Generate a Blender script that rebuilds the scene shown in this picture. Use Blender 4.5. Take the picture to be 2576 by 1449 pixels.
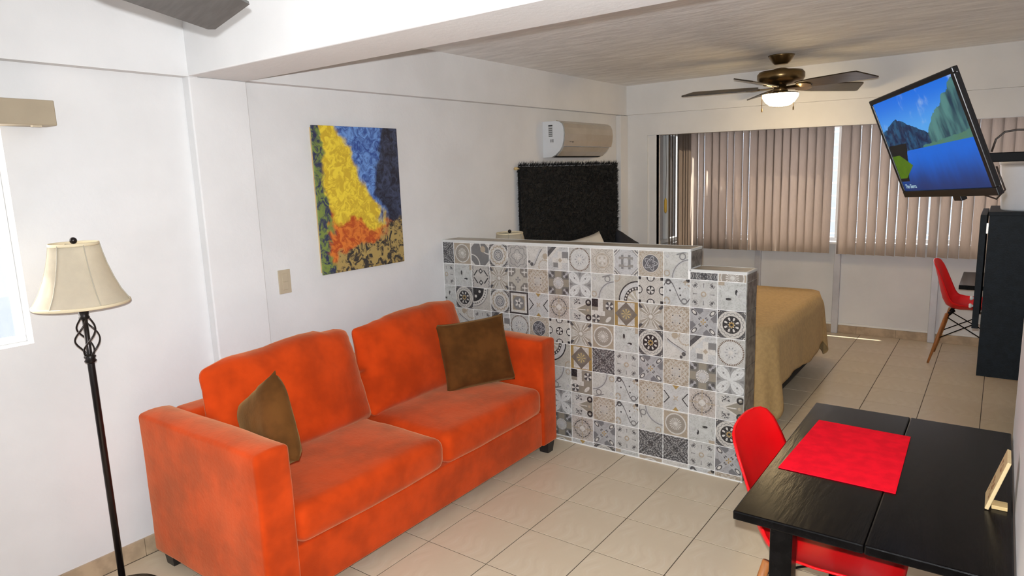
import bpy, bmesh, math, random
from mathutils import Vector, Matrix, noise
random.seed(7)
for o in list(bpy.data.objects): bpy.data.objects.remove(o)
S = bpy.context.scene
COL = S.collection
R = math.radians

# ------------------------------------------------------------------ camera
CAM = Vector((2.9936, -3.3136, 1.6283))
YAW, PIT, ROL = R(-36.2676), R(-9.7133), R(-2.0067)
FWD = Vector((math.sin(YAW)*math.cos(PIT), math.cos(YAW)*math.cos(PIT), math.sin(PIT)))
RI = Vector((math.cos(YAW), -math.sin(YAW), 0)); UP = RI.cross(FWD)
RI, UP = RI*math.cos(ROL)+UP*math.sin(ROL), -RI*math.sin(ROL)+UP*math.cos(ROL)
cd = bpy.data.cameras.new('camera'); cam = bpy.data.objects.new('camera', cd); COL.objects.link(cam)
M = Matrix((RI, UP, -FWD)).transposed().to_4x4(); M.translation = CAM; cam.matrix_world = M
cd.sensor_width = 36; cd.lens = 1683.62/2576*36; cd.clip_start = .02
S.camera = cam
# ------------------------------------------------------------------ light
S.view_settings.view_transform = 'Standard'; S.view_settings.look = 'None'
S.view_settings.exposure = 0.12; S.view_settings.gamma = 1; S.view_settings.use_curve_mapping = False
W = bpy.data.worlds.new('world'); S.world = W; W.use_nodes = True
bg = W.node_tree.nodes['Background']; bg.inputs[0].default_value = (.80, .88, 1, 1); bg.inputs[1].default_value = 1.1
def lamp(name, kind, loc, energy, color=(1, 1, 1), **k):
    d = bpy.data.lights.new(name, kind); d.energy = energy; d.color = color
    for a, b in k.items(): setattr(d, a, b)
    o = bpy.data.objects.new(name, d); COL.objects.link(o); o.location = loc; return o
def aim(o, d): o.rotation_euler = Vector(d).to_track_quat('-Z', 'Y').to_euler()
sun = lamp('sun', 'SUN', (-4, 0, 6), 13, (1, .95, .86), angle=R(.6)); aim(sun, (1, .03, -1.0))
# the camera's own flash, just above the lens
flash = lamp('camera_flash', 'SPOT', CAM+UP*.05-RI*.012, 345, (.93, .965, 1), shadow_soft_size=.010, spot_size=R(125), spot_blend=1.0); aim(flash, FWD)
# daylight through the windows
d1 = lamp('daylight_window_left', 'AREA', (-.32, -2.9, 1.5), 60, (1, .95, .88), shape='RECTANGLE', size=1.7, size_y=1.5); aim(d1, (1, 0, -.1))
d2 = lamp('daylight_window_back', 'AREA', (1.7, -5.25, 1.35), 4, (1, .94, .87), shape='RECTANGLE', size=2.4, size_y=1.9); aim(d2, (0, 1, -.05))
d3 = lamp('daylight_alcove', 'AREA', (1.9, 3.95, 1.5), 90, (.93, .92, 1), shape='RECTANGLE', size=3.0, size_y=1.1); aim(d3, (0, -1, -.1))

# ------------------------------------------------------------------ shader helper
class X:
    def __init__(s, m, v): s.m, s.v = m, v
    def _o(s, op, *a, clamp=False):
        n = s.m.nodes.new('ShaderNodeMath'); n.operation = op; n.use_clamp = clamp
        for i, q in enumerate((s,)+a):
            q = q.v if isinstance(q, X) else q
            if isinstance(q, (int, float)): n.inputs[i].default_value = q
            else: s.m.links.new(q, n.inputs[i])
        return X(s.m, n.outputs[0])
    def __add__(s, b): return s._o('ADD', b)
    __radd__ = __add__
    def __sub__(s, b): return s._o('SUBTRACT', b)
    def __rsub__(s, b): return (s*-1)+b
    def __mul__(s, b): return s._o('MULTIPLY', b)
    __rmul__ = __mul__
    def __truediv__(s, b): return s._o('DIVIDE', b)
    def __lt__(s, b): return s._o('LESS_THAN', b)
    def __gt__(s, b): return s._o('GREATER_THAN', b)
    def __and__(s, b): return s._o('MULTIPLY', b)
    def __or__(s, b): return s._o('MAXIMUM', b)
    def __abs__(s): return s._o('ABSOLUTE')
    def mx(s, b): return s._o('MAXIMUM', b)
    def mn(s, b): return s._o('MINIMUM', b)
    def sin(s): return s._o('SINE')
    def cos(s): return s._o('COSINE')
    def sqrt(s): return s._o('SQRT')
    def at2(s, b): return s._o('ARCTAN2', b)
    def pp(s, b): return s._o('PINGPONG', b)
    def fr(s): return s._o('FRACT')
    def near(s, c, w): return abs(s-c) < w
    def smooth(s, a, b):
        n = s.m.nodes.new('ShaderNodeMapRange'); n.interpolation_type = 'SMOOTHSTEP'
        s.m.links.new(s.v, n.inputs[0]); n.inputs[1].default_value = a; n.inputs[2].default_value = b
        return X(s.m, n.outputs[0])
def ln(x, y): return (x*x+y*y).sqrt()
def new_mat(name):
    m = bpy.data.materials.new(name); m.use_nodes = True; nt = m.node_tree
    return m, nt, nt.nodes['Principled BSDF']
def coords(nt, kind='Object'):
    t = nt.nodes.new('ShaderNodeTexCoord'); return t.outputs[kind]
def xyz(nt, sock):
    s = nt.nodes.new('ShaderNodeSeparateXYZ'); nt.links.new(sock, s.inputs[0]); return [X(nt, o) for o in s.outputs]
def noise_n(nt, vec, scale, detail=2, rough=.5, dist=0, stretch=None):
    if stretch:
        mp = nt.nodes.new('ShaderNodeMapping'); mp.inputs['Scale'].default_value = stretch; nt.links.new(vec, mp.inputs[0]); vec = mp.outputs[0]
    n = nt.nodes.new('ShaderNodeTexNoise'); n.inputs['Scale'].default_value = scale; n.inputs['Detail'].default_value = detail
    n.inputs['Roughness'].default_value = rough; n.inputs['Distortion'].default_value = dist
    nt.links.new(vec, n.inputs['Vector']); return X(nt, n.outputs['Fac'])
def mixc(nt, fac, a, b):
    n = nt.nodes.new('ShaderNodeMix'); n.data_type = 'RGBA'
    for q, i in ((fac, 0), (a, 6), (b, 7)):
        q = q.v if isinstance(q, X) else q
        if isinstance(q, (int, float)): n.inputs[i].default_value = q
        elif isinstance(q, tuple): n.inputs[i].default_value = (*q[:3], 1)
        else: nt.links.new(q, n.inputs[i])
    return n.outputs[2]
def bump(nt, b, h, strength, dist=.01):
    n = nt.nodes.new('ShaderNodeBump'); n.inputs['Strength'].default_value = strength; n.inputs['Distance'].default_value = dist
    nt.links.new(h.v, n.inputs['Height']); nt.links.new(n.outputs[0], b.inputs['Normal'])
def mat(name, col, rough=.5, metal=0, var=0, vscale=8, bmp=0, bscale=40, stretch=None, spec=.5, sheen=0, sheen_col=(1, 1, 1), coat=0, emit=None, es=1, trans=0, dist=.01):
    m, nt, b = new_mat(name)
    b.inputs['Roughness'].default_value = rough; b.inputs['Metallic'].default_value = metal
    b.inputs['Specular IOR Level'].default_value = spec; b.inputs['Coat Weight'].default_value = coat
    b.inputs['Transmission Weight'].default_value = trans
    if sheen:
        b.inputs['Sheen Weight'].default_value = sheen; b.inputs['Sheen Tint'].default_value = (*sheen_col, 1); b.inputs['Sheen Roughness'].default_value = .45
    oc = coords(nt)
    dk = tuple(c*(1-var) for c in col); lt = tuple(min(1, c*(1+var)) for c in col)
    f = noise_n(nt, oc, vscale, 3, .55, 0, stretch).smooth(.3, .7)
    nt.links.new(mixc(nt, f, dk, lt), b.inputs['Base Color'])
    if bmp: bump(nt, b, noise_n(nt, oc, bscale, 3, .6, 0, stretch), bmp, dist)
    if emit: b.inputs['Emission Color'].default_value = (*emit, 1); b.inputs['Emission Strength'].default_value = es
    return m

WALL = mat('white_plaster', (.74, .735, .73), .8, var=.03, vscale=3, bmp=.10, bscale=40, spec=.25)
CEIL = mat('brushed_ceiling_plaster', (.88, .88, .88), .75, var=.07, vscale=7, bmp=.35, bscale=9, stretch=(.6, 1.8, 1), spec=.3, dist=.02)
WHITE = mat('white_enamel', (.82, .82, .80), .35, var=.02)
ALU = mat('pale_painted_metal', (.60, .60, .63), .4, .2, var=.05)
GROUT = mat('floor_grout', (.085, .062, .042), .9, var=.1, vscale=20)
WGROUT = mat('white_grout', (.80, .80, .78), .8, var=.03)
TRIMW = mat('grey_white_edge_trim', (.60, .61, .59), .35, var=.05)
BLACKW = mat('black_lacquered_wood', (.0035, .003, .003), .24, var=.4, vscale=20, bmp=.08, bscale=60, stretch=(1, .15, 1), spec=.12)
DARKB = mat('blue_black_board', (.006, .010, .014), .55, var=.25, vscale=30, bmp=.1, bscale=120, spec=.2)
RED = mat('red_moulded_plastic', (.80, .003, .006), .42, var=.03, spec=.25)
REDM = mat('red_woven_mat', (.80, .004, .018), .9, var=.10, vscale=22, bmp=.2, bscale=300, spec=.1)
SUEDE = mat('orange_suede', (.47, .042, .0032), .85, var=.22, vscale=6, bmp=.12, bscale=60, spec=.1, sheen=.5, sheen_col=(1, .58, .32))
BROWN = mat('brown_suede', (.095, .036, .008), .9, var=.25, vscale=10, bmp=.12, bscale=80, spec=.1, sheen=.3, sheen_col=(.8, .5, .2))
DKLEG = mat('black_wood_foot', (.012, .010, .010), .4, var=.2)
IRON = mat('dark_bronze_metal', (.022, .017, .016), .3, .6, var=.2)
SHADE = mat('cream_fabric_shade', (.74, .68, .56), .8, var=.03, vscale=30, bmp=.1, bscale=300)
SHTRIM = mat('cream_trim', (.66, .56, .38), .8, var=.05)
SEAM = mat('grey_shade_seam', (.42, .38, .30), .8)
CORD = mat('brown_cord', (.03, .02, .015), .5, var=.1)
FANB = mat('dark_walnut_blade', (.038, .025, .013), .38, var=.35, vscale=12, stretch=(.3, 4, 4))
FANG = mat('grey_fan_blade', (.10, .10, .095), .5, var=.15, vscale=14, stretch=(.3, 4, 4))
BRASS = mat('antique_brass', (.20, .13, .055), .28, .9, var=.15)
NICK = mat('brushed_nickel', (.45, .42, .38), .25, .95, var=.1)
GLOW = mat('lit_frosted_glass', (.95, .9, .8), .5, emit=(1, .73, .38), es=45)
ACW = mat('white_air_conditioner_plastic', (.66, .67, .68), .4, var=.02)
ACF = mat('champagne_gloss_panel', (.40, .35, .29), .22, var=.05, coat=.4)
ACD = mat('black_slot', (.01, .01, .01), .6)
SHAG = mat('black_shag_yarn', (.008, .008, .008), .75, var=.5, vscale=60)
SLAT0 = mat('taupe_blind_fabric', (.36, .295, .24), .75, var=.07, vscale=60, stretch=(8, 8, .3), bmp=.15, bscale=200)
BEDC = mat('tan_bedspread', (.50, .33, .14), .9, var=.08, vscale=40, bmp=.15, bscale=250, sheen=.15, sheen_col=(1, .8, .5))
BEDB = mat('black_bed_base', (.010, .010, .010), .8)
PILW = mat('white_cotton', (.72, .71, .68), .9, var=.03)
PILB = mat('black_cotton', (.015, .016, .022), .9, var=.2)
WOODL = mat('amber_beech_wood', (.36, .135, .035), .45, var=.2, vscale=16, stretch=(4, 4, .4))
PINE = mat('pale_pine', (.62, .44, .20), .55, var=.12, vscale=14)
BLKM = mat('black_metal', (.004, .004, .0045), .6, 0, var=.1, spec=.12)
BLKP = mat('black_plastic', (.006, .006, .007), .35, var=.1)
BUCK = mat('white_plastic', (.74, .75, .78), .4, var=.03)
SWITCH = mat('beige_switch_plastic', (.50, .42, .30), .45, var=.03)
VALN = mat('khaki_valance', (.36, .295, .205), .6, var=.04)
BRNT = mat('dark_brown_timber', (.035, .022, .012), .7, var=.3, stretch=(3, 3, .3))
CREAM = mat('cream_door_paint', (.72, .60, .38), .5, var=.04)
TASS = mat('yellow_cord_tassel', (.55, .36, .05), .6, var=.1)
def backlit(m, f, colr):
    nt = m.node_tree; out = nt.nodes['Material Output']; b = nt.nodes['Principled BSDF']
    t = nt.nodes.new('ShaderNodeBsdfTranslucent'); t.inputs[0].default_value = (*colr, 1)
    mx = nt.nodes.new('ShaderNodeMixShader'); mx.inputs[0].default_value = f
    nt.links.new(b.outputs[0], mx.inputs[1]); nt.links.new(t.outputs[0], mx.inputs[2]); nt.links.new(mx.outputs[0], out.inputs[0]); return m
SLAT = backlit(SLAT0, .09, (.60, .52, .46)); backlit(SHADE, .2, (.8, .72, .58))
def glass_mat():
    m, nt, b = new_mat('window_glass'); out = nt.nodes['Material Output']
    t = nt.nodes.new('ShaderNodeBsdfTransparent'); g = nt.nodes.new('ShaderNodeBsdfGlossy'); g.inputs['Roughness'].default_value = .05
    mx = nt.nodes.new('ShaderNodeMixShader'); mx.inputs[0].default_value = .07
    nt.links.new(t.outputs[0], mx.inputs[1]); nt.links.new(g.outputs[0], mx.inputs[2]); nt.links.new(mx.outputs[0], out.inputs[0]); return m
GLASS = glass_mat()
def floor_tile_mat():
    m, nt, b = new_mat('beige_floor_tile'); oc = coords(nt); x, y, z = xyz(nt, oc)
    oi = nt.nodes.new('ShaderNodeObjectInfo'); rnd = X(nt, oi.outputs['Random'])
    n1 = noise_n(nt, oc, 9, 2)
    w = ((x*1.0+(y*26+n1*2).sin()*.022)*95+n1*6).sin()
    n2 = noise_n(nt, oc, 5, 3).smooth(.42, .62)
    vein = w.smooth(.75, 1.0)*n2*.20
    base = mixc(nt, noise_n(nt, oc, 4, 4), (.56, .46, .32), (.67, .57, .42))
    c = mixc(nt, vein, base, (.70, .64, .53))
    c = mixc(nt, (w*-1).smooth(.2, 1)*n2*.16, c, (.44, .33, .21))
    c = mixc(nt, rnd*.12, c, (.46, .38, .27))
    nt.links.new(c, b.inputs['Base Color']); b.inputs['Roughness'].default_value = .32; b.inputs['Specular IOR Level'].default_value = .45
    return m
FLOORT = floor_tile_mat()
BASET = mat('tan_baseboard_tile', (.46, .345, .225), .4, var=.16, vscale=14)
WOODT = mat('grey_wood_look_tile', (.33, .285, .21), .35, var=.35, vscale=10, stretch=(.6, 6, 6))
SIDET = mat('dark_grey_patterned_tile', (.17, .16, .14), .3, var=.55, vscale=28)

# ------------------------------------------------------------------ mesh helper
def obj(name, bm, m, parent=None, smooth=False, loc=None):
    me = bpy.data.meshes.new(name)
    if smooth:
        for f in bm.faces: f.smooth = True
    bm.to_mesh(me); bm.free()
    if m: me.materials.append(m)
    o = bpy.data.objects.new(name, me); COL.objects.link(o)
    if parent: o.parent = parent
    if loc is not None: o.location = loc
    return o
def tag(o, label=None, cat=None, group=None, kind=None):
    if label: o['label'] = label
    if cat: o['category'] = cat
    if group: o['group'] = group
    if kind: o['kind'] = kind
    return o
def thing(name, label, cat, loc=(0, 0, 0), rz=0, group=None):
    o = bpy.data.objects.new(name, None); COL.objects.link(o); o.location = loc; o.rotation_euler = (0, 0, rz); o.empty_display_size = .1
    return tag(o, label, cat, group)
def BM(): return bmesh.new()
def box(bm, a, b, bev=0, seg=2, mtx=None):
    a, b = Vector(a), Vector(b); c = (a+b)/2; s = b-a
    r = bmesh.ops.create_cube(bm, size=1, matrix=Matrix.Translation(c) @ Matrix.Diagonal((abs(s.x), abs(s.y), abs(s.z), 1)))
    vs = r['verts']
    if bev:
        es = list({e for v in vs for e in v.link_edges})
        rr = bmesh.ops.bevel(bm, geom=es, offset=bev, segments=seg, profile=.5, affect='EDGES'); vs = list({v for f in rr['faces'] for v in f.verts} | {v for v in vs if v.is_valid})
    if mtx: bmesh.ops.transform(bm, matrix=mtx, verts=[v for v in vs if v.is_valid])
    return bm
def bx(name, a, b, m, parent=None, bev=0, seg=2, mtx=None): return obj(name, box(BM(), a, b, bev, seg, mtx), m, parent)
def tube(bm, pts, r, seg=8, caps=True):
    pts = [Vector(p) for p in pts]; rings = []
    rs = r if isinstance(r, (list, tuple)) else [r]*len(pts)
    up = None
    for i, p in enumerate(pts):
        d = (pts[min(i+1, len(pts)-1)]-pts[max(i-1, 0)]).normalized()
        if up is None: up = Vector((0, 0, 1)) if abs(d.z) < .9 else Vector((1, 0, 0))
        u = d.cross(up).normalized(); v = u.cross(d).normalized(); up = v
        rings.append([bm.verts.new(p+(u*math.cos(2*math.pi*k/seg)+v*math.sin(2*math.pi*k/seg))*rs[i]) for k in range(seg)])
    for a, b in zip(rings, rings[1:]):
        for k in range(seg): bm.faces.new((a[k], a[(k+1) % seg], b[(k+1) % seg], b[k]))
    if caps: bm.faces.new(rings[0][::-1]); bm.faces.new(rings[-1])
    bmesh.ops.recalc_face_normals(bm, faces=bm.faces); return bm
def lathe(bm, prof, seg=32, c=(0, 0), capb=True, capt=True):
    rings = [[bm.verts.new((c[0]+r*math.cos(2*math.pi*k/seg), c[1]+r*math.sin(2*math.pi*k/seg), z)) for k in range(seg)] for r, z in prof]
    for a, b in zip(rings, rings[1:]):
        for k in range(seg): bm.faces.new((a[k], a[(k+1) % seg], b[(k+1) % seg], b[k]))
    if capb: bm.faces.new(rings[0][::-1])
    if capt: bm.faces.new(rings[-1])
    return bm
def prism(bm, pts, z0, z1):
    a = [bm.verts.new((x, y, z0)) for x, y in pts]; b = [bm.verts.new((x, y, z1)) for x, y in pts]
    n = len(pts); bm.faces.new(a[::-1]); bm.faces.new(b)
    for i in range(n): bm.faces.new((a[i], a[(i+1) % n], b[(i+1) % n], b[i]))
    bmesh.ops.recalc_face_normals(bm, faces=bm.faces); return bm
def samples(h, r, n, k=4):
    e = [r*(1-math.cos(math.pi/2*i/k)) for i in range(k)]
    return [-h+q for q in e]+[-h+r+(2*h-2*r)*i/n for i in range(n+1)]+[h-q for q in reversed(e)]
def rbox(sx, sy, sz, r, n=(6, 6, 3), fn=None):
    """soft-edged block centred on the origin, fn(v) bends each vertex"""
    bm = BM(); H = (sx/2, sy/2, sz/2); A = [samples(H[i], r, n[i]) for i in range(3)]; cache = {}
    def vert(i, j, k):
        q = (i, j, k)
        if q not in cache:
            p = Vector((A[0][i], A[1][j], A[2][k])); inn = Vector([max(-H[t]+r, min(H[t]-r, p[t])) for t in range(3)])
            d = p-inn
            if d.length > 1e-9: p = inn+d.normalized()*r
            if fn: p = fn(p)
            cache[q] = bm.verts.new(p)
        return cache[q]
    L = [len(a)-1 for a in A]
    for ax in range(3):
        u, v = [(1, 2), (2, 0), (0, 1)][ax]
        for side in (0, L[ax]):
            for i in range(L[u]):
                for j in range(L[v]):
                    def g(a, b):
                        q = [0, 0, 0]; q[ax] = side; q[u] = a; q[v] = b; return vert(*q)
                    f = [g(i, j), g(i+1, j), g(i+1, j+1), g(i, j+1)]
                    if side == 0: f.reverse()
                    try: bm.faces.new(f)
                    except ValueError: pass
    return bm
def pillow_bm(w, h, t, n=18, wr=.006, seed=0, corner=.14):
    """square scatter cushion in the xz plane, thickness along y, with drawn-out corners and a seam"""
    bm = BM(); V = {}
    for s in (-1, 1):
        for i in range(n+1):
            for j in range(n+1):
                u, v = -1+2*i/n, -1+2*j/n
                edge = i in (0, n) or j in (0, n)
                if edge and s == 1: V[s, i, j] = V[-1, i, j]; continue
                pin = 1-corner*(1-abs(u)**3)*abs(v)**4*.5-0; pin2 = 1-corner*(1-abs(v)**3)*abs(u)**4*.5
                x, z = u*w/2*pin2, v*h/2*pin
                th = t/2*((1-u**4)*(1-v**4))**.55
                k = noise.noise(Vector((x*9, z*9, seed+s)))*wr*(0 if edge else 1)+noise.noise(Vector((x*26, z*26, seed+s*3)))*wr*.4*(0 if edge else 1)
                V[s, i, j] = bm.verts.new((x, s*(th+k), z))
    for s in (-1, 1):
        for i in range(n):
            for j in range(n):
                f = [V[s, i, j], V[s, i+1, j], V[s, i+1, j+1], V[s, i, j+1]]
                bm.faces.new(f if s == -1 else f[::-1])
    bmesh.ops.recalc_face_normals(bm, faces=bm.faces)
    return bm
def wire_loop(bm, pts, r, seg=6):
    return tube(bm, pts, r, seg)
def text_mesh(txt, size, name, m, parent, mtx):
    c = bpy.data.curves.new(name, 'FONT'); c.body = txt; c.size = size; c.extrude = size*.01
    t = bpy.data.objects.new(name, c); COL.objects.link(t)
    dg = bpy.context.evaluated_depsgraph_get(); dg.update()
    me = bpy.data.meshes.new_from_object(t.evaluated_get(dg)); bpy.data.objects.remove(t)
    me.materials.clear(); me.materials.append(m)
    o = bpy.data.objects.new(name, me); COL.objects.link(o); o.parent = parent; o.matrix_local = mtx; return o
def copy_tree(o, parent=None):
    c = o.copy(); COL.objects.link(c); c.parent = parent
    for ch in o.children: copy_tree(ch, c)
    return c
def struct(o): o['kind'] = 'structure'; return o
def boxes(name, lst, m):
    bm = BM()
    for a, b in lst: box(bm, a, b)
    return struct(obj(name, bm, m))

# ------------------------------------------------------------------ structure
XR, YF, YH, ZC = 3.45, 3.63, 2.66, 2.40      # bedroom right wall, alcove wall, alcove header, ceiling
floor = struct(bx('floor', (-.12, -5.4, -.10), (4.2, YF+.12, -.0016), GROUT))
TX, TY, TS = 1.0022, -.3147, .33
tm = BM(); box(tm, (-TS/2+.0022, -TS/2+.0022, -.008), (TS/2-.0022, TS/2-.0022, 0))
tmesh = bpy.data.meshes.new('tile'); 
bmesh.ops.bevel(tm, geom=[e for e in tm.edges if all(v.co.z > -.001 for v in e.verts)], offset=.0005, segments=1, affect='EDGES')
tm.to_mesh(tmesh); tm.free(); tmesh.materials.append(FLOORT)
for i in range(-4, 8):
    for j in range(-9, 13):
        cx, cy = TX+TS*(i+.5), TY+TS*(j+.5)
        if cx < -.1 or cx > XR+.1 or cy > YF+.05 or cy < -2.9: continue
        if cx > 3.2 and cy < -.7: continue
        o = bpy.data.objects.new('tile', tmesh); COL.objects.link(o); o.parent = floor; o.location = (cx, cy, 0)
struct(bx('ceiling', (-.12, -5.4, ZC), (4.2, YH+.10, ZC+.1), CEIL))
# left wall with window opening
WY0, WY1, WZ0, WZ1 = -3.62, -2.372, 1.045, 1.93
boxes('wall_left', [((-.14, -5.4, 0), (0, WY0, ZC)), ((-.14, WY1, 0), (0, YH+.1, ZC)), ((-.14, WY0, 0), (0, WY1, WZ0)), ((-.14, WY0, WZ1), (0, WY1, ZC))], WALL)
# the wall below and above the alcove's big window
boxes('wall_far', [((.20, YF, 0), (XR+.12, YF+.12, .88)), ((.20, YF, 1.98), (XR+.12, YF+.12, 2.2)), ((.20, YH+.1, 2.08), (XR+.12, YF+.12, 2.2))], WALL)
boxes('wall_alcove', [((.20, YH+.02, 0), (.335, YF+.12, .88)), ((.20, YH+.02, 1.98), (.335, YF+.12, 2.1)), ((.20, YH+.02, .88), (.335, 2.735, 1.98)), ((.20, 3.47, .88), (.335, YF+.12, 1.98))], WALL)
# header over the alcove, sagging slightly to the right as in the photo
def hexa(name, x0, x1, y0, y1, zl0, zl1, zr0, zr1, m):
    bm = BM(); v = [bm.verts.new(p) for p in ((x0, y0, zl0), (x1, y0, zr0), (x1, y1, zr0), (x0, y1, zl0), (x0, y0, zl1), (x1, y0, zr1), (x1, y1, zr1), (x0, y1, zl1))]
    for f in ((3, 2, 1, 0), (4, 5, 6, 7), (0, 1, 5, 4), (1, 2, 6, 5), (2, 3, 7, 6), (3, 0, 4, 7)): bm.faces.new([v[i] for i in f])
    return struct(obj(name, bm, m))
boxes('wall_header_jamb', [((0, YH, 0), (.252, YH+.10, 2.2)), ((.252, YH+.018, 0), (.335, YH+.099, 1.96))], WALL)
hexa('wall_header', .252, XR, YH, YH+.10, 1.937, 2.35, 1.892, 2.35, WALL)
hexa('trim_1', 0, XR, YH-.035, YH+.10, 2.135, ZC, 2.092, ZC, WALL)           # far beam
hexa('trim_2', 0, .055, -1.40, YH, 2.105, ZC, 2.105, ZC, WALL)               # left beam, bedroom
bmL = [o for o in bpy.data.objects if o.name == 'trim_2'][0]
for v in bmL.data.vertices:
    if v.co.z < 2.2: v.co.z = 2.104 if v.co.y < 0 else 2.133
bx_ = struct(bx('trim_3', (0, -5.4, 2.098), (.055, -1.62, ZC), WALL, bev=0))   # left beam, living room
struct(bx('trim_4', (0, -1.662, 2.100), (4.0, -1.378, ZC), WALL, bev=.006))    # cross beam
struct(bx('trim_5', (0, -1.662, 0), (.055, -1.378, 2.10), WALL, bev=.006))     # pillar
struct(bx('trim_6', (0, YH-.15, 0), (.05, YH, 2.13), WALL, bev=.004))          # corner pillar
boxes('wall_right', [((3.078, -2.0, 0), (XR, -.66, ZC)), ((XR, -.66, 0), (XR+.12, YF+.12, ZC)), ((4.0, -5.4, 0), (4.12, -2.0, ZC)), ((XR, -2.0, 0), (4.12, -1.88, ZC))], WALL)
boxes('wall_back', [((-.14, -5.4, 0), (.4, -5.28, ZC)), ((3.0, -5.4, 0), (4.12, -5.28, ZC)), ((.4, -5.4, 0), (3.0, -5.28, .35)), ((.4, -5.4, 2.25), (3.0, -5.28, ZC))], WALL)
# baseboards made of tile pieces
def baseboard(name, p0, p1, nrm, h, start):
    p0, p1, nrm = Vector(p0), Vector(p1), Vector(nrm); d = (p1-p0).normalized(); L = (p1-p0).length
    root = None; t = start-TS; first = True
    core = BM(); c0, c1 = p0, p1+nrm*.006
    box(core, (min(c0.x, c1.x), min(c0.y, c1.y), 0), (max(c0.x, c1.x), max(c0.y, c1.y), h-.003))
    root = struct(obj(name, core, GROUT))
    while t < L:
        a, b = max(t, 0)+.001, min(t+TS, L)-.001
        if b-a > .01:
            q0, q1 = p0+d*a, p0+d*b+nrm*.010
            bx('tile', (min(q0.x, q1.x), min(q0.y, q1.y), 0.0005), (max(q0.x, q1.x), max(q0.y, q1.y), h), BASET, root)
        t += TS
    return root
baseboard('baseboard_left', (0, -3.6, 0), (0, -1.664, 0), (1, 0, 0), .082, .20)
baseboard('baseboard_far', (.336, YF, 0), (XR, YF, 0), (0, -1, 0), .078, .30)
baseboard('baseboard_bedroom', (0, -1.376, 0), (0, YH-.16, 0), (1, 0, 0), .08, .1)
struct(bx('trim_7', (.336, YF-.012, .080), (XR, YF, .098), WHITE))              # white strip over the baseboard
for k, x in enumerate((1.03, 1.768, 2.565)):
    struct(bx('trim_%d' % (8+k), (x-.028, YF-.045, 0), (x+.028, YF, .885), ALU, bev=.004))
struct(bx('trim_11', (3.080, -.66, 0), (3.118, -.60, 2.05), CREAM, bev=.004))   # door casing on the end of the right wall
struct(bx('trim_12', (.336, YF-.07, .862), (XR, YF+.03, .885), WHITE, bev=.004))   # sill

# ------------------------------------------------------------------ windows
def window(name, axis, pos, a0, a1, z0, z1, mull, fw=.035, dep=.05, bars=()):
    w = bpy.data.objects.new(name, None); COL.objects.link(w); struct(w)
    def P(a, z, d): return (pos+d, a, z) if axis == 'x' else (a, pos+d, z)
    def pc(n, a, b, c, d, m, d0=0, d1=dep): return bx(n, P(a, c, d0), P(b, d, d1), m, w, bev=.003 if m is WHITE else 0)
    pc('frame', a0, a1, z0, z0+fw, WHITE); pc('frame', a0, a1, z1-fw, z1, WHITE)
    pc('frame', a0, a0+fw, z0+fw, z1-fw, WHITE); pc('frame', a1-fw, a1, z0+fw, z1-fw, WHITE)
    xs = [a0+fw]+list(mull)+[a1-fw]
    for m_ in mull: pc('mullion', m_-.025, m_+.025, z0+fw, z1-fw, WHITE)
    for s, e in zip(xs, xs[1:]): pc('pane', s, e, z0+fw, z1-fw, GLASS, dep*.45, dep*.5)
    for z in bars: pc('bar', a0+fw, a1-fw, z-.006, z+.006, WHITE, dep+.03, dep+.042)
    return w
window('window_1', 'x', -.12, WY0, WY1, WZ0, WZ1, (-3.0,), fw=.02)
window('window_2', 'y', YF+.03, .34, XR, .885, 1.98, (1.03, 1.745, 2.565), bars=[.95+.12*i for i in range(9)])
window('window_3', 'x', .23, 2.74, 3.468, .885, 1.98, (3.1,))
window('window_4', 'y', -5.38, .4, 3.0, .35, 2.25, (1.7,))

# ------------------------------------------------------------------ tiled partition: printed tiles
Cc, Lg, Mg, Dg, Bk, Be, Go = (.60, .585, .55), (.50, .50, .50), (.235, .235, .235), (.095, .095, .10), (.030, .030, .034), (.43, .37, .29), (.40, .28, .11)
HT = .0717
def tile_mat(name, fn):
    m, nt, b = new_mat('printed_tile_'+name); oc = coords(nt)
    x, y, z = xyz(nt, oc); u, v = x/HT, z/HT
    n = noise_n(nt, oc, 45, 3, .6); nn = noise_n(nt, oc, 16, 2)
    class D: pass
    d = D(); d.u, d.v, d.n, d.nn = u, v, n, nn; d.ax, d.ay = abs(u), abs(v); d.r = ln(u, v); d.th = v.at2(u); d.dd = d.ax+d.ay; d.m = d.ax.mx(d.ay)
    d.lace = (noise_n(nt, oc, 75, 1)-.5)
    # symmetric lace: noise over folded coordinates
    cb = nt.nodes.new('ShaderNodeCombineXYZ')
    for i, q in enumerate((d.ax+d.ay, abs(d.ax-d.ay))): nt.links.new(q.v, cb.inputs[i])
    d.sn = noise_n(nt, cb.outputs[0], 3.6, 2, .6); d.sn2 = noise_n(nt, cb.outputs[0], 7, 1)
    bgc, layers = fn(d)
    c = mixc(nt, nn.smooth(.35, .65)*.35, bgc, tuple(q*.72 for q in bgc))
    for mk, colr in layers: c = mixc(nt, mk, c, colr)
    c = mixc(nt, n.smooth(.48, .72)*.32, c, (.30, .28, .25))
    c = mixc(nt, d.sn2.smooth(.56, .66)*.30, c, (.22, .21, .19))
    gm = nt.nodes.new('ShaderNodeGamma'); gm.inputs[1].default_value = 1.18; nt.links.new(c, gm.inputs[0]); c = gm.outputs[0]
    nt.links.new(c, b.inputs['Base Color']); b.inputs['Roughness'].default_value = .3
    return m
def pt(d, x, y): return ln(d.u-x, d.v-y)
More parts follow.
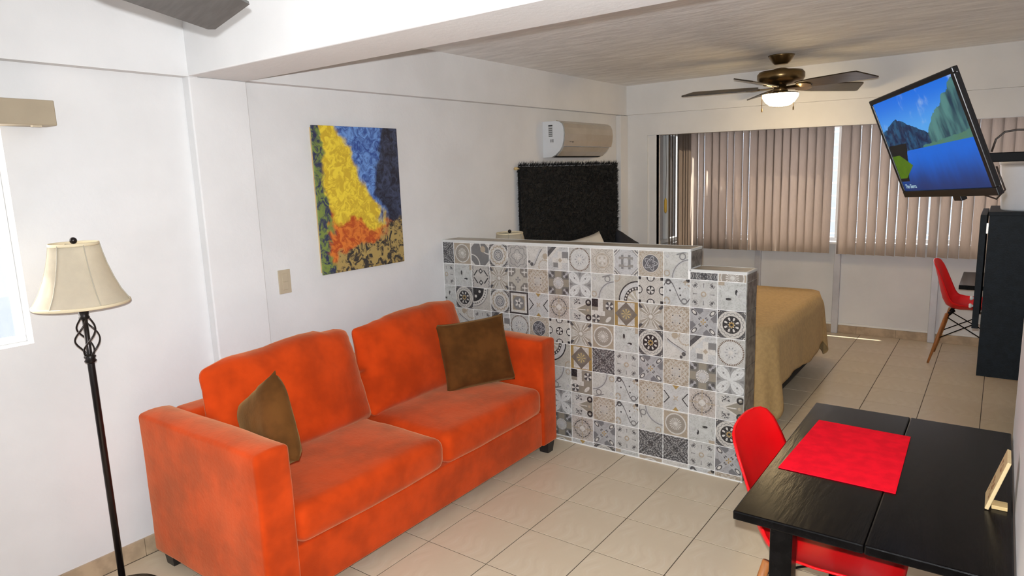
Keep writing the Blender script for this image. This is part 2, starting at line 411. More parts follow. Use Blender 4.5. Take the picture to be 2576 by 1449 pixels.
DES = {
 'medallion': lambda d: (Be, [(d.m > .93, Cc), (d.r.near(.8, .05), Cc), (d.r < .75, (.33, .30, .26)), ((d.r < .48) & ((d.th*18).sin() > .1), Cc), (d.r < .16, Cc)]),
 'lacering': lambda d: (Cc, [((d.r > 1.02) & (d.sn > .47), Dg), ((d.r > .55) & (d.r < .98) & ((d.th*14).sin()*.05+d.r).near(.76, .06), Be), (d.r < .5, Mg), (d.r.near(.36, .035), Lg), ((d.r < .25) & ((d.th*8).sin() > 0), Cc)]),
 'curves': lambda d: ((.21, .21, .21), [(d.dd > 1.55, Cc), (pt(d, -1, -1).near(.95, .05), Cc), (pt(d, 1, 1).near(.95, .05), Cc), (pt(d, .35, .45) < .28, Be)]),
 'octornate': lambda d: ((.47, .455, .43), [((d.r-(d.th*8).cos()*.08).near(.85, .03), Mg), ((d.r-(d.th*4).cos()*.1).near(.5, .03), Mg), ((d.r < .3) & ((d.th*8).cos() > .0), Cc), ((d.dd > 1.6) & (d.sn > .5), Mg)]),
 'scroll': lambda d: (Cc, [((d.u*.9-d.v+(d.u*3).sin()*.35+.1).near(0, .17) & (d.r < .8), Lg), ((d.u*.9-d.v+(d.u*3).sin()*.35-.1).near(0, .05) & (d.r < .85), Dg), (pt(d, -.55, -.6) < .16, Dg), (pt(d, -.8, -.4) < .12, Dg), ((pt(d, .7, -.75)-d.sn2*.3).near(.4, .05), Be), (pt(d, .8, .1) < .25, Be)]),
 'bandcross': lambda d: ((.55, .555, .55), [((d.v-d.u) > .72, Cc), ((d.v-d.u) > 1.05, Dg), ((d.v-d.u) > 1.5, Mg), ((d.u > .35) & (d.v > -.1) & (d.v < .55), Mg), ((d.u > -.45) & (d.u < .05) & (d.v < -.12) & (d.v > -.75), Mg), (((d.u-.2).near(0, .2) | (d.v+.15).near(0, .2)) & (ln(d.u-.2, d.v+.15) < .75), Cc), ((abs(d.u-.2)+abs(d.v+.15)) < .2, Be)]),
 'dotring': lambda d: ((.52, .515, .49), [(d.r < .93, (.56, .56, .54)), (d.r.near(.9, .06) & ((d.th*44).sin() > -.4), (.17, .12, .085)), ((d.r < .5) & (d.r > .18) & ((d.th*10).cos() > .2), Lg), (d.r.near(.35, .03) & ((d.th*10).cos() > .4), Mg), (d.r < .18, Cc)]),
 'floral': lambda d: ((.56, .53, .48), [((d.sn > .53) & (d.r < .95), (.40, .37, .32)), (d.r.near(.55, .03), Be), ((d.r < .3) & ((d.th*4).cos() > 0), Cc)]),
 'octagrid': lambda d: (Cc, [((d.dd < 1.45) & (d.m < .95), Lg), ((d.dd).near(1.45, .04), Mg), (((d.ax.near(.3, .1)) & (d.ay < .55)), Mg), ((d.ay.near(.3, .1)) & (d.ax < .6), (.30, .29, .27)), ((d.ax < .14) & (d.ay < .3), Lg), ((d.dd > 1.62) & (d.sn > .45), Dg)]),
 'stardisc': lambda d: ((.52, .48, .42), [((d.sn > .52) & (d.r > .7), Be), (d.r < .68, Cc), (d.r < .64, (.13, .13, .14)), (((d.r-(d.th*5).cos()*.12).near(.42, .04) | (d.r-(d.th*5).cos()*.07).near(.24, .03)) & (d.r < .64), (.42, .42, .43))]),
 'leafscroll': lambda d: ((.56, .56, .53), [((pt(d, 1.1, -1.0)-d.sn*.12).near(1.35, .10), Lg), (pt(d, 1.1, -1.0).near(1.42, .035), Mg), (pt(d, .45, .62).near(.22, .04), Mg), ((d.u*.3-d.v+.75).near(0, .05) & (d.u > 0), Mg), (pt(d, -.75, -.65).near(.2, .04), Be), (pt(d, -.7, .6) < .14, Lg)]),
 'sparse': lambda d: ((.54, .54, .52), [(d.r.near(.16, .05), Be), ((d.r > .5) & (d.r < .8) & ((d.th*4).cos() > .985), Mg), ((ln(d.ax-.62, d.ay-.62) < .2) & (d.sn2 > .5), Mg), ((ln(d.ax-.62, d.ay-.62) < .09), Dg), ((d.r.near(.45, .03)) & ((d.th*8).cos() > .3), Lg)]),
 'diamonds': lambda d: ((.52, .50, .47), [((d.ax+abs(d.ay-.52)) < .26, Bk), ((d.ax+abs(d.ay-.52)) < .13, Cc), ((d.ax+d.ay*.8).near(.85, .07) & (d.ay < .6) & (d.ay > .08), Bk), ((d.ax > .82) & (d.sn2 > .5), Mg)]),
 'leaffan': lambda d: ((.53, .51, .47), [(d.r < (abs((d.th*2).sin())*1.25), (.36, .33, .28)), ((d.r < (abs((d.th*2).sin())*1.2)) & ((d.th*18).cos() > .45) & (d.r > .25), Cc), ((ln(d.ax-.78, d.ay-.82) < .22) & (d.ax > d.ay*.95), Dg), (d.r < .16, Cc)]),
 'crossflower': lambda d: ((.245, .235, .215), [((d.ax.mn(d.ay)) < .24, (.45, .43, .38)), (d.dd < .85, (.46, .44, .39)), ((ln(ln(d.ax-.68, d.ay-.68), 0) < .28) & (((d.ax-.68)*9).sin()*((d.ay-.68)*9).sin()).near(0, .4), Cc), ((d.r < .25) & ((d.th*4).cos() > .1), Mg)]),
 'beigelace': lambda d: ((.52, .475, .41), [((d.sn > .5) & (d.r > .35), (.37, .31, .24)), ((d.sn2 > .55) & (d.r < .9), Cc), ((d.r-(d.th*8).cos()*.1) < .3, (.50, .48, .45)), ((d.dd).near(.55, .05) & (abs(d.ax-d.ay) < .1), Dg)]),
 'suncross': lambda d: ((.20, .195, .18), [((d.ax.mn(d.ay)) < .3, (.30, .275, .225)), ((ln(d.ax-.75, d.ay-.75) < .35) & (abs(d.ax-d.ay) < .14), (.40, .40, .41)), ((ln(d.ax-.8, d.ay-.55) < .13) | (ln(d.ax-.55, d.ay-.8) < .13), Dg), (d.r < .52, Mg), ((d.r < .5) & (d.r > .26) & ((d.th*22).sin() > -.5), Cc), (d.r < .26, Lg)]),
 'whiteleaf': lambda d: ((.36, .365, .36), [((d.r < (abs((d.th*2).sin())*1.15+.12)), (.60, .61, .60)), ((abs(d.ax-d.ay) < .03) & (d.r < .9) & (d.r > .3), Lg), (((d.m) > .62) & (d.ax.mn(d.ay) < (d.m-.6)*.4), Mg), ((ln(d.ax-.5, d.ay-.5) < .07), Mg)]),
 'arcbeads': lambda d: ((.50, .48, .43), [(pt(d, -1, 1) < 1.62, Bk), (pt(d, -1, 1) < 1.52, (.55, .55, .54)), (pt(d, -1, 1) < 1.17, Bk), (pt(d, -1, 1).near(1.05, .07) & ((((d.v-1).at2(d.u+1))*26).sin() > -.2), Cc), (pt(d, -1, 1) < .92, (.45, .42, .35)), ((pt(d, -1, 1) < .9) & ((((d.v-1).at2(d.u+1))*12).sin() > .2), Cc), ((pt(d, .85, -.85)).near(.35, .05), Be)]),
 'arcflower': lambda d: ((.52, .50, .46), [(pt(d, -1, 1) < 1.75, Mg), (pt(d, -1, 1) < 1.68, Cc), (pt(d, -1, 1).near(1.48, .06) & ((((d.v-1).at2(d.u+1))*40).sin() > 0), Dg), (pt(d, -1, 1) < 1.28, Bk), ((pt(d, -1, 1) < 1.2) & (((d.u*7).sin()*(d.v*7).sin()) > .62), Cc)]),
 'rosettes': lambda d: ((.55, .53, .49), [((ln((d.u*.5+.5).fr()*0+((d.u+1)*.75).pp(.5)-0, ((d.v+1)*.75).pp(.5)) < .01), Cc), (ln(d.u, d.v) < .34, Bk), (ln(d.ax-1, d.ay) < .34, Bk), (ln(d.ax, d.ay-1) < .34, Bk), ((d.ax > .78) & (d.ay > .78), Bk), ((ln(d.u, d.v) < .28) & ((d.th*4).cos() < .35), Cc), ((ln(d.ax-1, d.ay) < .28) & ((d.ay*14).sin() > .1), Cc), ((ln(d.ax, d.ay-1) < .28) & ((d.ax*14).sin() > .1), Cc)]),
 'swirl': lambda d: ((.56, .57, .56), [((d.v*-.9-(d.u*2.6).sin()*.75).near(0, .05), Dg), (pt(d, -.65, .75).near(.17, .05), Dg), (pt(d, .6, -.65).near(.2, .05), Mg), (pt(d, .25, .3) < .07, Dg), (pt(d, .3, -.2) < .07, Dg), (pt(d, -.5, .1) < .07, Dg), ((pt(d, .8, .6) < .35) & (d.n > .5), Be), ((pt(d, -.8, -.7) < .32) & (d.n > .5), Be), (pt(d, .9, .95) < .17, Bk)]),
 'frameflower': lambda d: ((.08, .075, .075), [(d.m < .84, Cc), (d.m < .62, Go), (d.m < .6, (.33, .29, .22)), (d.r < .6, Mg), (d.r < (abs((d.th*2.5).cos())*.42), Cc), (d.r < .1, Dg)]),
 'chevrons': lambda d: ((.55, .55, .54), [((d.ax-d.ay*.85).near(.52, .05) & (d.ay < .5), Bk), ((d.ay-d.ax*1.2) > .68, Go), ((abs(d.ax-d.ay) < .06) & (d.r < .25), Go), ((abs(d.ax-d.ay) < .025) & (d.r < .9), Lg)]),
 'lacecircle': lambda d: ((.53, .49, .455), [((d.sn > .5) & (d.r < .92), (.37, .33, .29)), (d.r.near(.72, .06) & (d.sn2 > .48), Dg), ((d.ax.mn(d.ay)) < .05, Be), ((d.dd < .3), Cc)]),
 'arrow': lambda d: ((.54, .54, .52), [((d.u*.5+.25-d.ay) > 0, (.30, .28, .23)), ((d.u*.5+.25-d.ay).near(0, .06) & (d.u < .5), Cc), ((d.ay < .04) & (d.u < .5), Cc), ((ln(d.u+.45, d.ay-.55) < .38) & (d.sn2 > .5), Cc), ((ln(d.u+.3, d.ay-.6) < .33) & (d.sn > .52), Dg), ((ln(d.u-.75, d.ay-.62).near(.2, .07)), Bk), ((ln(d.u-.7, d.ay) < .12), Be)]),
 'propeller': lambda d: ((.42, .42, .425), [((((d.th*4).sin()) > .1) & (d.r > .35) & (d.dd > .8) , (.20, .20, .21)), ((abs(d.ax-d.ay)) < .26, (.44, .44, .44)), ((ln((d.ax-.68+d.ay-.68)*.8, (d.ax-d.ay)*1.5) < .32), Dg), ((ln((d.ax-.68+d.ay-.68)*.8, (d.ax-d.ay)*1.5) < .2), Cc), ((ln(d.ax-.25, d.ay-.25) < .13) & (d.sn2 > .5), Dg), ((d.r < .2) & ((d.th*4).cos() > .2), Go)]),
 'darkmedal': lambda d: ((.58, .56, .52), [((d.r > 1.0) & (d.sn > .42), Dg), ((d.r+(d.th*16).sin()*.04).near(.82, .025), Mg), (d.r < .64, Bk), ((d.r < .6) & (((d.r*11).sin()*(d.th*8).cos()) > .25), Cc), ((d.r < .2), Go), ((d.r < .1), Bk)]),
 'darklace': lambda d: ((.085, .085, .09), [((d.sn2 > .52), (.34, .34, .34)), (abs(d.ax-d.ay) < .09, (.07, .07, .075)), ((d.sn > .58), (.40, .40, .39))]),
 'darksquares': lambda d: ((.31, .285, .24), [((d.u < -.4) & (d.v > .35), Bk), ((d.u+.2).near(0, .22) & (d.v > -.3), Cc), ((d.v+.15).near(0, .2) & (d.u < .2), Cc), ((pt(d, .6, .5) < .36), Dg), ((pt(d, .6, .5) < .34) & ((((d.v-.5).at2(d.u-.6))*4).cos() > .1), Cc), ((pt(d, -.6, -.6) < .36), Dg), ((pt(d, -.6, -.6) < .34) & ((((d.v+.6).at2(d.u+.6))*4).cos() > .1), Cc), ((ln((d.u-.5)+(d.v+.6), (d.u-.5-d.v-.6)*2.2) < .45), Cc)]),
 'goldframe': lambda d: (Go, [((d.ax < .72) & (d.ay < .92), (.52, .50, .47)), ((d.ay.near(.8, .07)) & (d.ax < .72), Cc), (d.dd < .95, (.20, .175, .15)), (d.r < .5, (.24, .215, .18)), ((d.r < .4) & ((d.th*8).cos() > .2), (.50, .41, .21))]),
 'specks': lambda d: ((.56, .57, .55), [((d.n-d.nn*.2).smooth(.3, .62)*.5, (.42, .43, .41)), (ln((d.u-.3)*2.2, d.v-.3) < .2, Bk), (ln(d.u+.25, (d.v+.2)*2.2) < .2, Bk), ((pt(d, .55, .2).near(.2, .04)), Lg), ((d.u < -.55) & (d.v > .75), Be), ((d.ax > .78) & ((d.v*12).sin() > .75), Lg)]),
}
TM = {k: tile_mat(k, f) for k, f in DES.items()}
GRID = [
 'darklace medallion curves lacering octornate scroll bandcross dotring floral octagrid stardisc leafscroll',
 'sparse specks diamonds leaffan crossflower beigelace suncross whiteleaf leafscroll arcbeads rosettes swirl sparse specks',
 'specks darkmedal arcflower lacering frameflower chevrons lacecircle arrow darksquares goldframe leaffan beigelace propeller darkmedal',
 'whiteleaf scroll sparse bandcross dotring stardisc rosettes leaffan medallion specks darkmedal scroll bandcross dotring',
 'beigelace rosettes octagrid swirl propeller whiteleaf arcbeads goldframe darklace sparse propeller beigelace suncross whiteleaf',
 'medallion arrow scroll lacecircle darklace floral leafscroll darksquares leafscroll swirl beigelace chevrons lacecircle arrow',
 'dotring sparse propeller goldframe medallion chevrons whiteleaf arrow beigelace swirl leafscroll medallion specks darkmedal',
 'suncross darkmedal swirl leaffan specks arcbeads suncross lacecircle propeller sparse darklace darklace sparse propeller',
 'specks beigelace arrow dotring swirl sparse medallion chevrons darkmedal specks medallion scroll swirl beigelace']
PX0, PS, PZ1, PZS, PT = -.0495, .1467, 1.0533, .1462, .165       # column origin, pitch, first joint height, row pitch, thickness
PXE, PXS = 2.005, 1.714
part = BM(); box(part, (0, .0016, 0), (PXS-.006, PT-.006, 1.199)); box(part, (PXS-.006, .0016, 0), (PXE-.004, PT-.006, 1.0955))
part = struct(obj('wall_partition', part, WGROUT))
def tile_piece(c, hw, hh, m, rot=0, y=0.0):
    bm = BM(); t = .004; k = .0008
    vb = [bm.verts.new(p) for p in ((-hw, t, -hh), (hw, t, -hh), (hw, t, hh), (-hw, t, hh))]
    vm = [bm.verts.new(p) for p in ((-hw, k, -hh), (hw, k, -hh), (hw, k, hh), (-hw, k, hh))]
    vf = [bm.verts.new(p) for p in ((-hw+k, 0, -hh+k), (hw-k, 0, -hh+k), (hw-k, 0, hh-k), (-hw+k, 0, hh-k))]
    bm.faces.new(vf); bm.faces.new(vb[::-1])
    for a, b in ((vb, vm), (vm, vf)):
        for i in range(4): bm.faces.new((a[i], a[(i+1) % 4], b[(i+1) % 4], b[i]))
    bmesh.ops.recalc_face_normals(bm, faces=bm.faces)
    return bm
G2 = .0017
full = None
for r in range(9):
    names = GRID[r].split()
    z1 = PZ1+PZS if r == 0 else PZ1-PZS*(r-1); z0 = z1-PZS
    if r == 8: z0 = .004
    if r == 0: z1 = 1.196
    for c in range(14):
        x0, x1 = PX0+PS*c, PX0+PS*(c+1)
        if c == 0: x0 = .002
        if c == 13: x1 = PXE-.003
        zz0, zz1 = z0, z1
        if r == 0 and c >= 12: zz1 = 1.094; zz0 = PZ1
        if r == 0 and c == 11: x1 = PXS-.012
        nm = names[c] if c < len(names) else ('darklace' if c == 12 else 'medallion')
        bm = tile_piece(None, (x1-x0)/2-G2, (zz1-zz0)/2-G2, None)
        # the print is set out from the centre of a whole tile
        ox = PX0+PS*(c+.5); oz = z1-PZS/2 if r != 0 else PZ1+PZS/2
        if r == 0 and c >= 12: oz = PZ1+.02
        if r == 8: oz = z1-PZS/2
        bmesh.ops.translate(bm, verts=bm.verts, vec=((x0+x1)/2-ox, 0, (zz0+zz1)/2-oz))
        full_cell = (0 < c < 13 and 0 < r < 8)
        if full_cell:
            if full is None: full = bpy.data.meshes.new('tile'); bm.to_mesh(full)
            me = bpy.data.meshes.get('tile_'+nm)
            if me is None: me = full.copy(); me.name = 'tile_'+nm; me.materials.append(TM[nm])
            bm.free(); o = bpy.data.objects.new('tile', me); COL.objects.link(o); o.parent = part
            k4 = random.choice((0, 0, 1, 2, 3)) if nm in ('scroll', 'swirl', 'arrow', 'specks', 'leafscroll', 'arcbeads', 'bandcross') else 0
            o.location = (ox, -.0, oz); o.rotation_euler = (0, k4*math.pi/2, 0)
        else:
            o = obj('tile', bm, TM[nm], part); o.location = (ox, 0, oz)
# end faces (right side), top tiles and edge trims
for r in range(9):
    z1 = PZ1+PZS if r == 0 else PZ1-PZS*(r-1); z0 = max(z1-PZS, .004)
    if r == 0: z1 = 1.094; z0 = PZ1
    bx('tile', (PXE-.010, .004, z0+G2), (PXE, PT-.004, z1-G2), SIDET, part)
bx('tile', (PXS-.012, .006, 1.112), (PXS, PT-.004, 1.196), SIDET, part)
x = .002; k = 0
while x < PXS-.02:
    e = min(x+.44, PXS-.014); bx('tile', (x+.001, .012, 1.200), (e-.001, PT-.012, 1.2105), WOODT, part); x = e
bx('tile', (PXS+.004, .012, 1.096), (PXE-.014, PT-.012, 1.1065), WOODT, part)
for a, b in (((.001, -.002, 1.197), (PXS, .013, 1.212)), ((PXS-.013, .012, 1.197), (PXS+.001, PT, 1.212)), ((.001, PT-.013, 1.197), (PXS, PT, 1.212)),
             ((PXS-.012, -.002, PZ1+.050), (PXS+.001, .012, 1.198)), ((PXS, -.002, 1.095), (PXE, .013, 1.108)), ((PXE-.013, .012, 1.095), (PXE+.001, PT, 1.108)), ((PXS, PT-.013, 1.095), (PXE, PT, 1.108))):
    bx('edge_trim', a, b, TRIMW, part, bev=.003)
bx('edge_trim', (.0, -.003, 0), (PXE, .004, .006), WGROUT, part)

# ------------------------------------------------------------------ sofa
SX0, SX1, SY0, SY1, SH = .115, .958, -2.085, -.135, .685
AT = .145
sofa = thing('sofa', 'long orange suede sofa with square arms beside the tiled half wall', 'sofa', (.54, -1.11, 0))
def sp(name, bm, m, c, smooth=True):
    o = obj(name, bm, m, sofa, smooth); o.location = Vector(c)-Vector((.54, -1.11, 0)); return o
def armfn(p):
    q = p.copy(); q.y += .004*noise.noise(Vector((p.x*5, 0, p.z*5))); q.z += (.006 if p.z > 0 else 0)*noise.noise(Vector((p.x*4, p.y*4, 3)))
    if p.z > .2: q.z += .010*(1-(p.y/.0725)**2)
    return q
AD = SX1-SX0
for yc in (SY0+AT/2, SY1-AT/2):
    sp('arm', rbox(AD, AT, SH-.065, .016, (10, 4, 8), armfn), SUEDE, ((SX0+SX1)/2, yc, (SH+.065)/2))
sp('back_frame', rbox(.15, SY1-SY0-2*AT+.02, SH-.07, .03, (3, 16, 6)), SUEDE, (SX0+.085, (SY0+SY1)/2, (SH+.06)/2))
sp('base', rbox(AD-.03, SY1-SY0-2*AT+.01, .205, .012, (4, 16, 3)), SUEDE, ((SX0+SX1)/2+.002, (SY0+SY1)/2, .065+.1025))
IL = SY1-SY0-2*AT; hl = IL/2
def seatfn(seed):
    def fn(p):
        q = p.copy(); u, v = p.x/.36, p.y/(hl/2)
        if p.z > 0: q.z += .022*(1-u*u)*(1-abs(v)**2.5)+.006*noise.noise(Vector((p.x*6, p.y*6, seed)))+.002*noise.noise(Vector((p.x*22, p.y*10, seed)))
        q.x += .014*(1-abs(v)**3)*(1 if p.x > 0 else 0)+.004*noise.noise(Vector((p.y*6, p.z*8, seed+5)))
        return q
    return fn
for k in (0, 1):
    sp('seat_cushion', rbox(.665, hl-.006, .155, .05, (14, 14, 3), seatfn(k*9+1)), SUEDE, (.630, SY0+AT+hl*(k+.5), .268+.0775))
def backfn(seed, hh, ww):
    def fn(p):
        q = p.copy(); u, v = max(-1, min(1, p.y/(ww/2))), max(-1, min(1, p.z/(hh/2)))
        q.x *= max(.22, ((1-abs(u)**6)*(1-abs(v)**7))**.45)
        ear = max(0, abs(u)-.82)/.18*max(0, abs(v)-.75)/.25; q.z += (.020 if u < 0 else .0)*ear*(1 if v > 0 else -.3); q.y += .010*ear*(1 if u > 0 else -1)
        bul = (1-abs(u)**2.4)*(1-abs(v)**2.2)
        if p.x > 0: q.x += .055*bul+.010*noise.noise(Vector((p.y*5, p.z*5, seed)))+.007*noise.noise(Vector((p.y*8, p.z*34, seed+2)))*(.25+abs(u))+.004*noise.noise(Vector((p.y*26, p.z*20, seed+4)))
        else: q.x -= .02*bul
        if p.z > 0: q.z += .035*u*abs(u)*0+.024*noise.noise(Vector((p.y*5.5, seed, 0)))+.008*noise.noise(Vector((p.y*17, seed, 2)))-(.012 if u < 0 else .034)*(abs(u)**5)+.02*u+.018*(1-u*u)
        q.y *= 1-.05*v*(1 if v > 0 else 0)
        if p.z < 0: q.x += .03*v*v
        return q
    return fn
for k in (0, 1):
    hh, ww = .475, hl-.008
    o = sp('back_cushion', rbox(.125, ww, hh, .036, (3, 18, 14), backfn(k*7+3, hh, ww)), SUEDE, (.375, SY0+AT+hl*(k+.5)+(.0 if k else .005), .418+hh/2-.006))
    o.rotation_euler = (0, R(-13), 0)
for x in (SX0+.06, SX1-.045):
    for y in (SY0+.055, SY1-.055):
        bm = BM(); lathe(bm, [(.030, 0), (.038, .07)], 4); bmesh.ops.rotate(bm, verts=bm.verts, matrix=Matrix.Rotation(R(45), 3, 'Z')); bmesh.ops.scale(bm, verts=bm.verts, vec=(1.35, 1.2, 1))
        sp('leg', bm, DKLEG, (x, y, 0), False)
def pillow(name, label, m, loc, w, h, t, rot, seed, group=None, wr=.007):
    o = obj(name, pillow_bm(w, h, t, 18, wr, seed), m, None, True); o.location = loc; o.rotation_euler = rot
    return tag(o, label, 'pillow', group)
pillow('throw_pillow', 'brown suede throw pillow tipped on its corner against the sofa arm by the floor lamp', BROWN, (.695, -1.855, .655), .365, .365, .13, (R(-8), R(-33), R(-4)), 2)
pillow('throw_pillow', 'dark brown suede throw pillow leaning in the sofa corner next to the tiled half wall', BROWN, (.605, -.432, .620), .44, .40, .12, (R(-22), R(-2), R(62)), 5)

# ------------------------------------------------------------------ floor lamp
fl = thing('floor_lamp', 'floor lamp with cream bell shade, wire cage and dark bronze pole', 'lamp', (.246, -2.279, 0))
obj('base', lathe(BM(), [(.142, 0), (.142, .008), (.132, .018), (.06, .028), (.02, .045)], 40), IRON, fl, True)
obj('pole', lathe(BM(), [(.0125, .03), (.0125, .99), (.009, 1.01), (.0095, 1.20)], 20), IRON, fl, True)
obj('collar', lathe(BM(), [(.012, .975), (.021, .985), (.016, .994), (.021, 1.003), (.011, 1.012)], 20), IRON, fl, True)
obj('collar', lathe(BM(), [(.011, 1.144), (.019, 1.152), (.015, 1.160), (.018, 1.172), (.017, 1.20), (.012, 1.21)], 20), IRON, fl, True)
for k in range(4):
    pts = []
    for i in range(25):
        t = i/24; a = math.pi/2*k+t*math.pi*1.0; rr = .013+.028*math.sin(math.pi*t)**1.1
        pts.append((rr*math.cos(a), rr*math.sin(a), .018+.985+.150*t))
    obj('cage_wire', tube(BM(), pts, .0034, 6), IRON, fl, True)
SHP = [(.158, 1.205), (.154, 1.213), (.131, 1.252), (.112, 1.300), (.096, 1.352), (.086, 1.395), (.080, 1.428)]
def shade_bm(prof, seg=48, scal=0.0):
    bm = BM(); rings = []
    for r, z in prof:
        rings.append([bm.verts.new((r*(1-scal*abs(math.sin(3*2*math.pi*k/seg)))*math.cos(2*math.pi*k/seg), r*(1-scal*abs(math.sin(3*2*math.pi*k/seg)))*math.sin(2*math.pi*k/seg), z)) for k in range(seg)])
    for a, b in zip(rings, rings[1:]):
        for k in range(seg): bm.faces.new((a[k], a[(k+1) % seg], b[(k+1) % seg], b[k]))
    bmesh.ops.solidify(bm, geom=bm.faces[:], thickness=.002)
    bmesh.ops.recalc_face_normals(bm, faces=bm.faces)
    return bm
def add_shade(root, prof, zoff=0, sc=1):
    pr = [(r*sc, z*sc+zoff) for r, z in prof]
    sh = obj('shade', shade_bm(pr, 48, .012), SHADE, root, True)
    for r, z in (pr[0], pr[-1]):
        n = 40; bm = BM(); ring = [[bm.verts.new(((r+.0025*math.cos(q))*math.cos(2*math.pi*k/n), (r+.0025*math.cos(q))*math.sin(2*math.pi*k/n), z+.006*math.sin(q))) for q in [2*math.pi*j/8 for j in range(8)]] for k in range(n)]
        for k in range(n):
            for j in range(8): bm.faces.new((ring[k][j], ring[(k+1) % n][j], ring[(k+1) % n][(j+1) % 8], ring[k][(j+1) % 8]))
        bmesh.ops.recalc_face_normals(bm, faces=bm.faces); obj('shade_trim', bm, SHTRIM, sh, True)
    for k in range(6):
        a = 2*math.pi*k/6; obj('seam', tube(BM(), [((r+.001)*math.cos(a), (r+.001)*math.sin(a), z) for r, z in pr], .0018, 5), SEAM, sh, True)
    z = pr[-1][1]
    obj('harp', tube(BM(), [(-pr[-1][0], 0, z-.004), (0, 0, z-.002), (pr[-1][0], 0, z-.004)], .002, 5), IRON, root, True)
    bm = BM(); tube(bm, [(0, 0, z-.03*sc), (0, 0, z+.004)], .003, 6); bmesh.ops.create_uvsphere(bm, u_segments=14, v_segments=10, radius=.0125, matrix=Matrix.Translation((0, 0, z+.013)))
    obj('finial', bm, IRON, root, True)
add_shade(fl, SHP)
obj('harp', tube(BM(), [(0, 0, 1.19), (.045, 0, 1.25), (.05, 0, 1.34), (0, 0, 1.425)], .002, 6), IRON, fl, True)
obj('cord', tube(BM(), [(.10, .10, .01), (.135, .145, .006), (.20, .19, .004), (.30, .24, .004), (.42, .33, .004)], .004, 6), CORD, fl, True)

# ------------------------------------------------------------------ canvas, switch, near valance
def art_mat():
    m, nt, b = new_mat('abstract_canvas_print'); oc = coords(nt); x, y, z = xyz(nt, oc)
    n = noise_n(nt, oc, 5, 3, .6, .6); n2 = noise_n(nt, oc, 22, 3, .65, 1.2, (1, 1, 1)); n3 = noise_n(nt, oc, 9, 2)
    yy = y+(n-.5)*.22; zz = z+(n3-.5)*.25
    c = mixc(nt, n2.smooth(.35, .65), (.025, .07, .30), (.16, .33, .72))
    c = mixc(nt, (yy*-1-zz*.55+.10).smooth(0, .05), c, mixc(nt, n2.smooth(.4, .6), (.62, .42, .03), (.86, .66, .05)))
    c = mixc(nt, (yy-abs(zz-.08)*.25).smooth(.08, .13), c, mixc(nt, n2.smooth(.35, .7), (.008, .010, .025), (.05, .07, .14)))
    c = mixc(nt, (zz*-1-.13-yy*.2).smooth(0, .04), c, mixc(nt, n2.smooth(.4, .6), (.45, .07, .012), (.72, .20, .03)))
    c = mixc(nt, (zz*-1-.24+yy*.35).smooth(0, .04), c, mixc(nt, n2.smooth(.42, .55), (.035, .03, .028), (.42, .30, .10)))
    c = mixc(nt, (yy*-1-.22).smooth(0, .03), c, mixc(nt, n2.smooth(.4, .6), (.03, .035, .09), (.20, .27, .06)))
    nt.links.new(c, b.inputs['Base Color']); b.inputs['Roughness'].default_value = .5; return m
cv = thing('canvas_print', 'unframed abstract canvas in blue, yellow, orange and black on the white wall', 'painting', (0, -.697, 1.516))
bx('canvas', (.022, -.3105, -.400), (.030, .3105, .400), art_mat(), cv, bev=.002)
bx('stretcher', (.0005, -.300, -.390), (.0225, .300, .390), PINE, cv)
sw = thing('light_switch', 'beige double rocker light switch on the wall under the canvas', 'switch', (0, -1.2345, 1.1145))
bx('plate', (.0005, -.036, -.062), (.007, .036, .062), SWITCH, sw, bev=.002)
for z in (-.022, .022): bx('rocker', (.006, -.017, z-.0205), (.0105, .017, z+.0205), SWITCH, sw, bev=.0015)
va = thing('blind_valance', 'khaki blind headrail box above the bright living room window', 'valance', (0, -2.9, 1.91))
bx('valance', (.001, -.78, -.046), (.10, .68, .046), VALN, va, bev=.004)
bx('end_clip', (.075, .60, -.052), (.095, .63, -.044), SWITCH, va)

# ------------------------------------------------------------------ air conditioner
AY0, AY1, AZ0, AZ1 = 1.25, 2.05, 1.742, 2.021
ac = thing('air_conditioner', 'wall air conditioner with champagne front and white end under the beam', 'air conditioner', (0, 1.65, 1.742))
H = AZ1-AZ0
prof = [(0, .0), (.075, .0), (.115, .018), (.155, .050), (.180, .085), (.192, .13), (.196, .18), (.192, .225), (.180, .255), (.155, .272), (.12, H), (0, H)]
def extr(prof, y0, y1):
    bm = BM(); a = [bm.verts.new((x+.001, y0, z)) for x, z in prof]; b = [bm.verts.new((x+.001, y1, z)) for x, z in prof]; n = len(prof)
    bm.faces.new(a); bm.faces.new(b[::-1])
    for i in range(n): bm.faces.new((a[i], b[i], b[(i+1) % n], a[(i+1) % n]))
    bmesh.ops.recalc_face_normals(bm, faces=bm.faces); return bm
obj('body', extr(prof, -.40, .392), ACW, ac)
pf = prof[4:11]
def shell(pf, y0, y1, t):
    bm = BM(); a = [bm.verts.new((x+.002, y0, z)) for x, z in pf]; b = [bm.verts.new((x+.002, y1, z)) for x, z in pf]
    for i in range(len(pf)-1): bm.faces.new((a[i], b[i], b[i+1], a[i+1]))
    bmesh.ops.recalc_face_normals(bm, faces=bm.faces)
    r = bmesh.ops.solidify(bm, geom=bm.faces[:], thickness=-t); bmesh.ops.recalc_face_normals(bm, faces=bm.faces); return bm
obj('front_panel', shell([(x+.003, z) for x, z in prof[4:11]], -.395, .40, .005), ACF, ac)
obj('flap', shell([(.118, .012), (.157, .046), (.182, .080)], -.385, .36, .004), ACF, ac)
obj('air_slot', shell([(.080, -.001), (.118, .013)], -.375, .35, .003), ACD, ac)
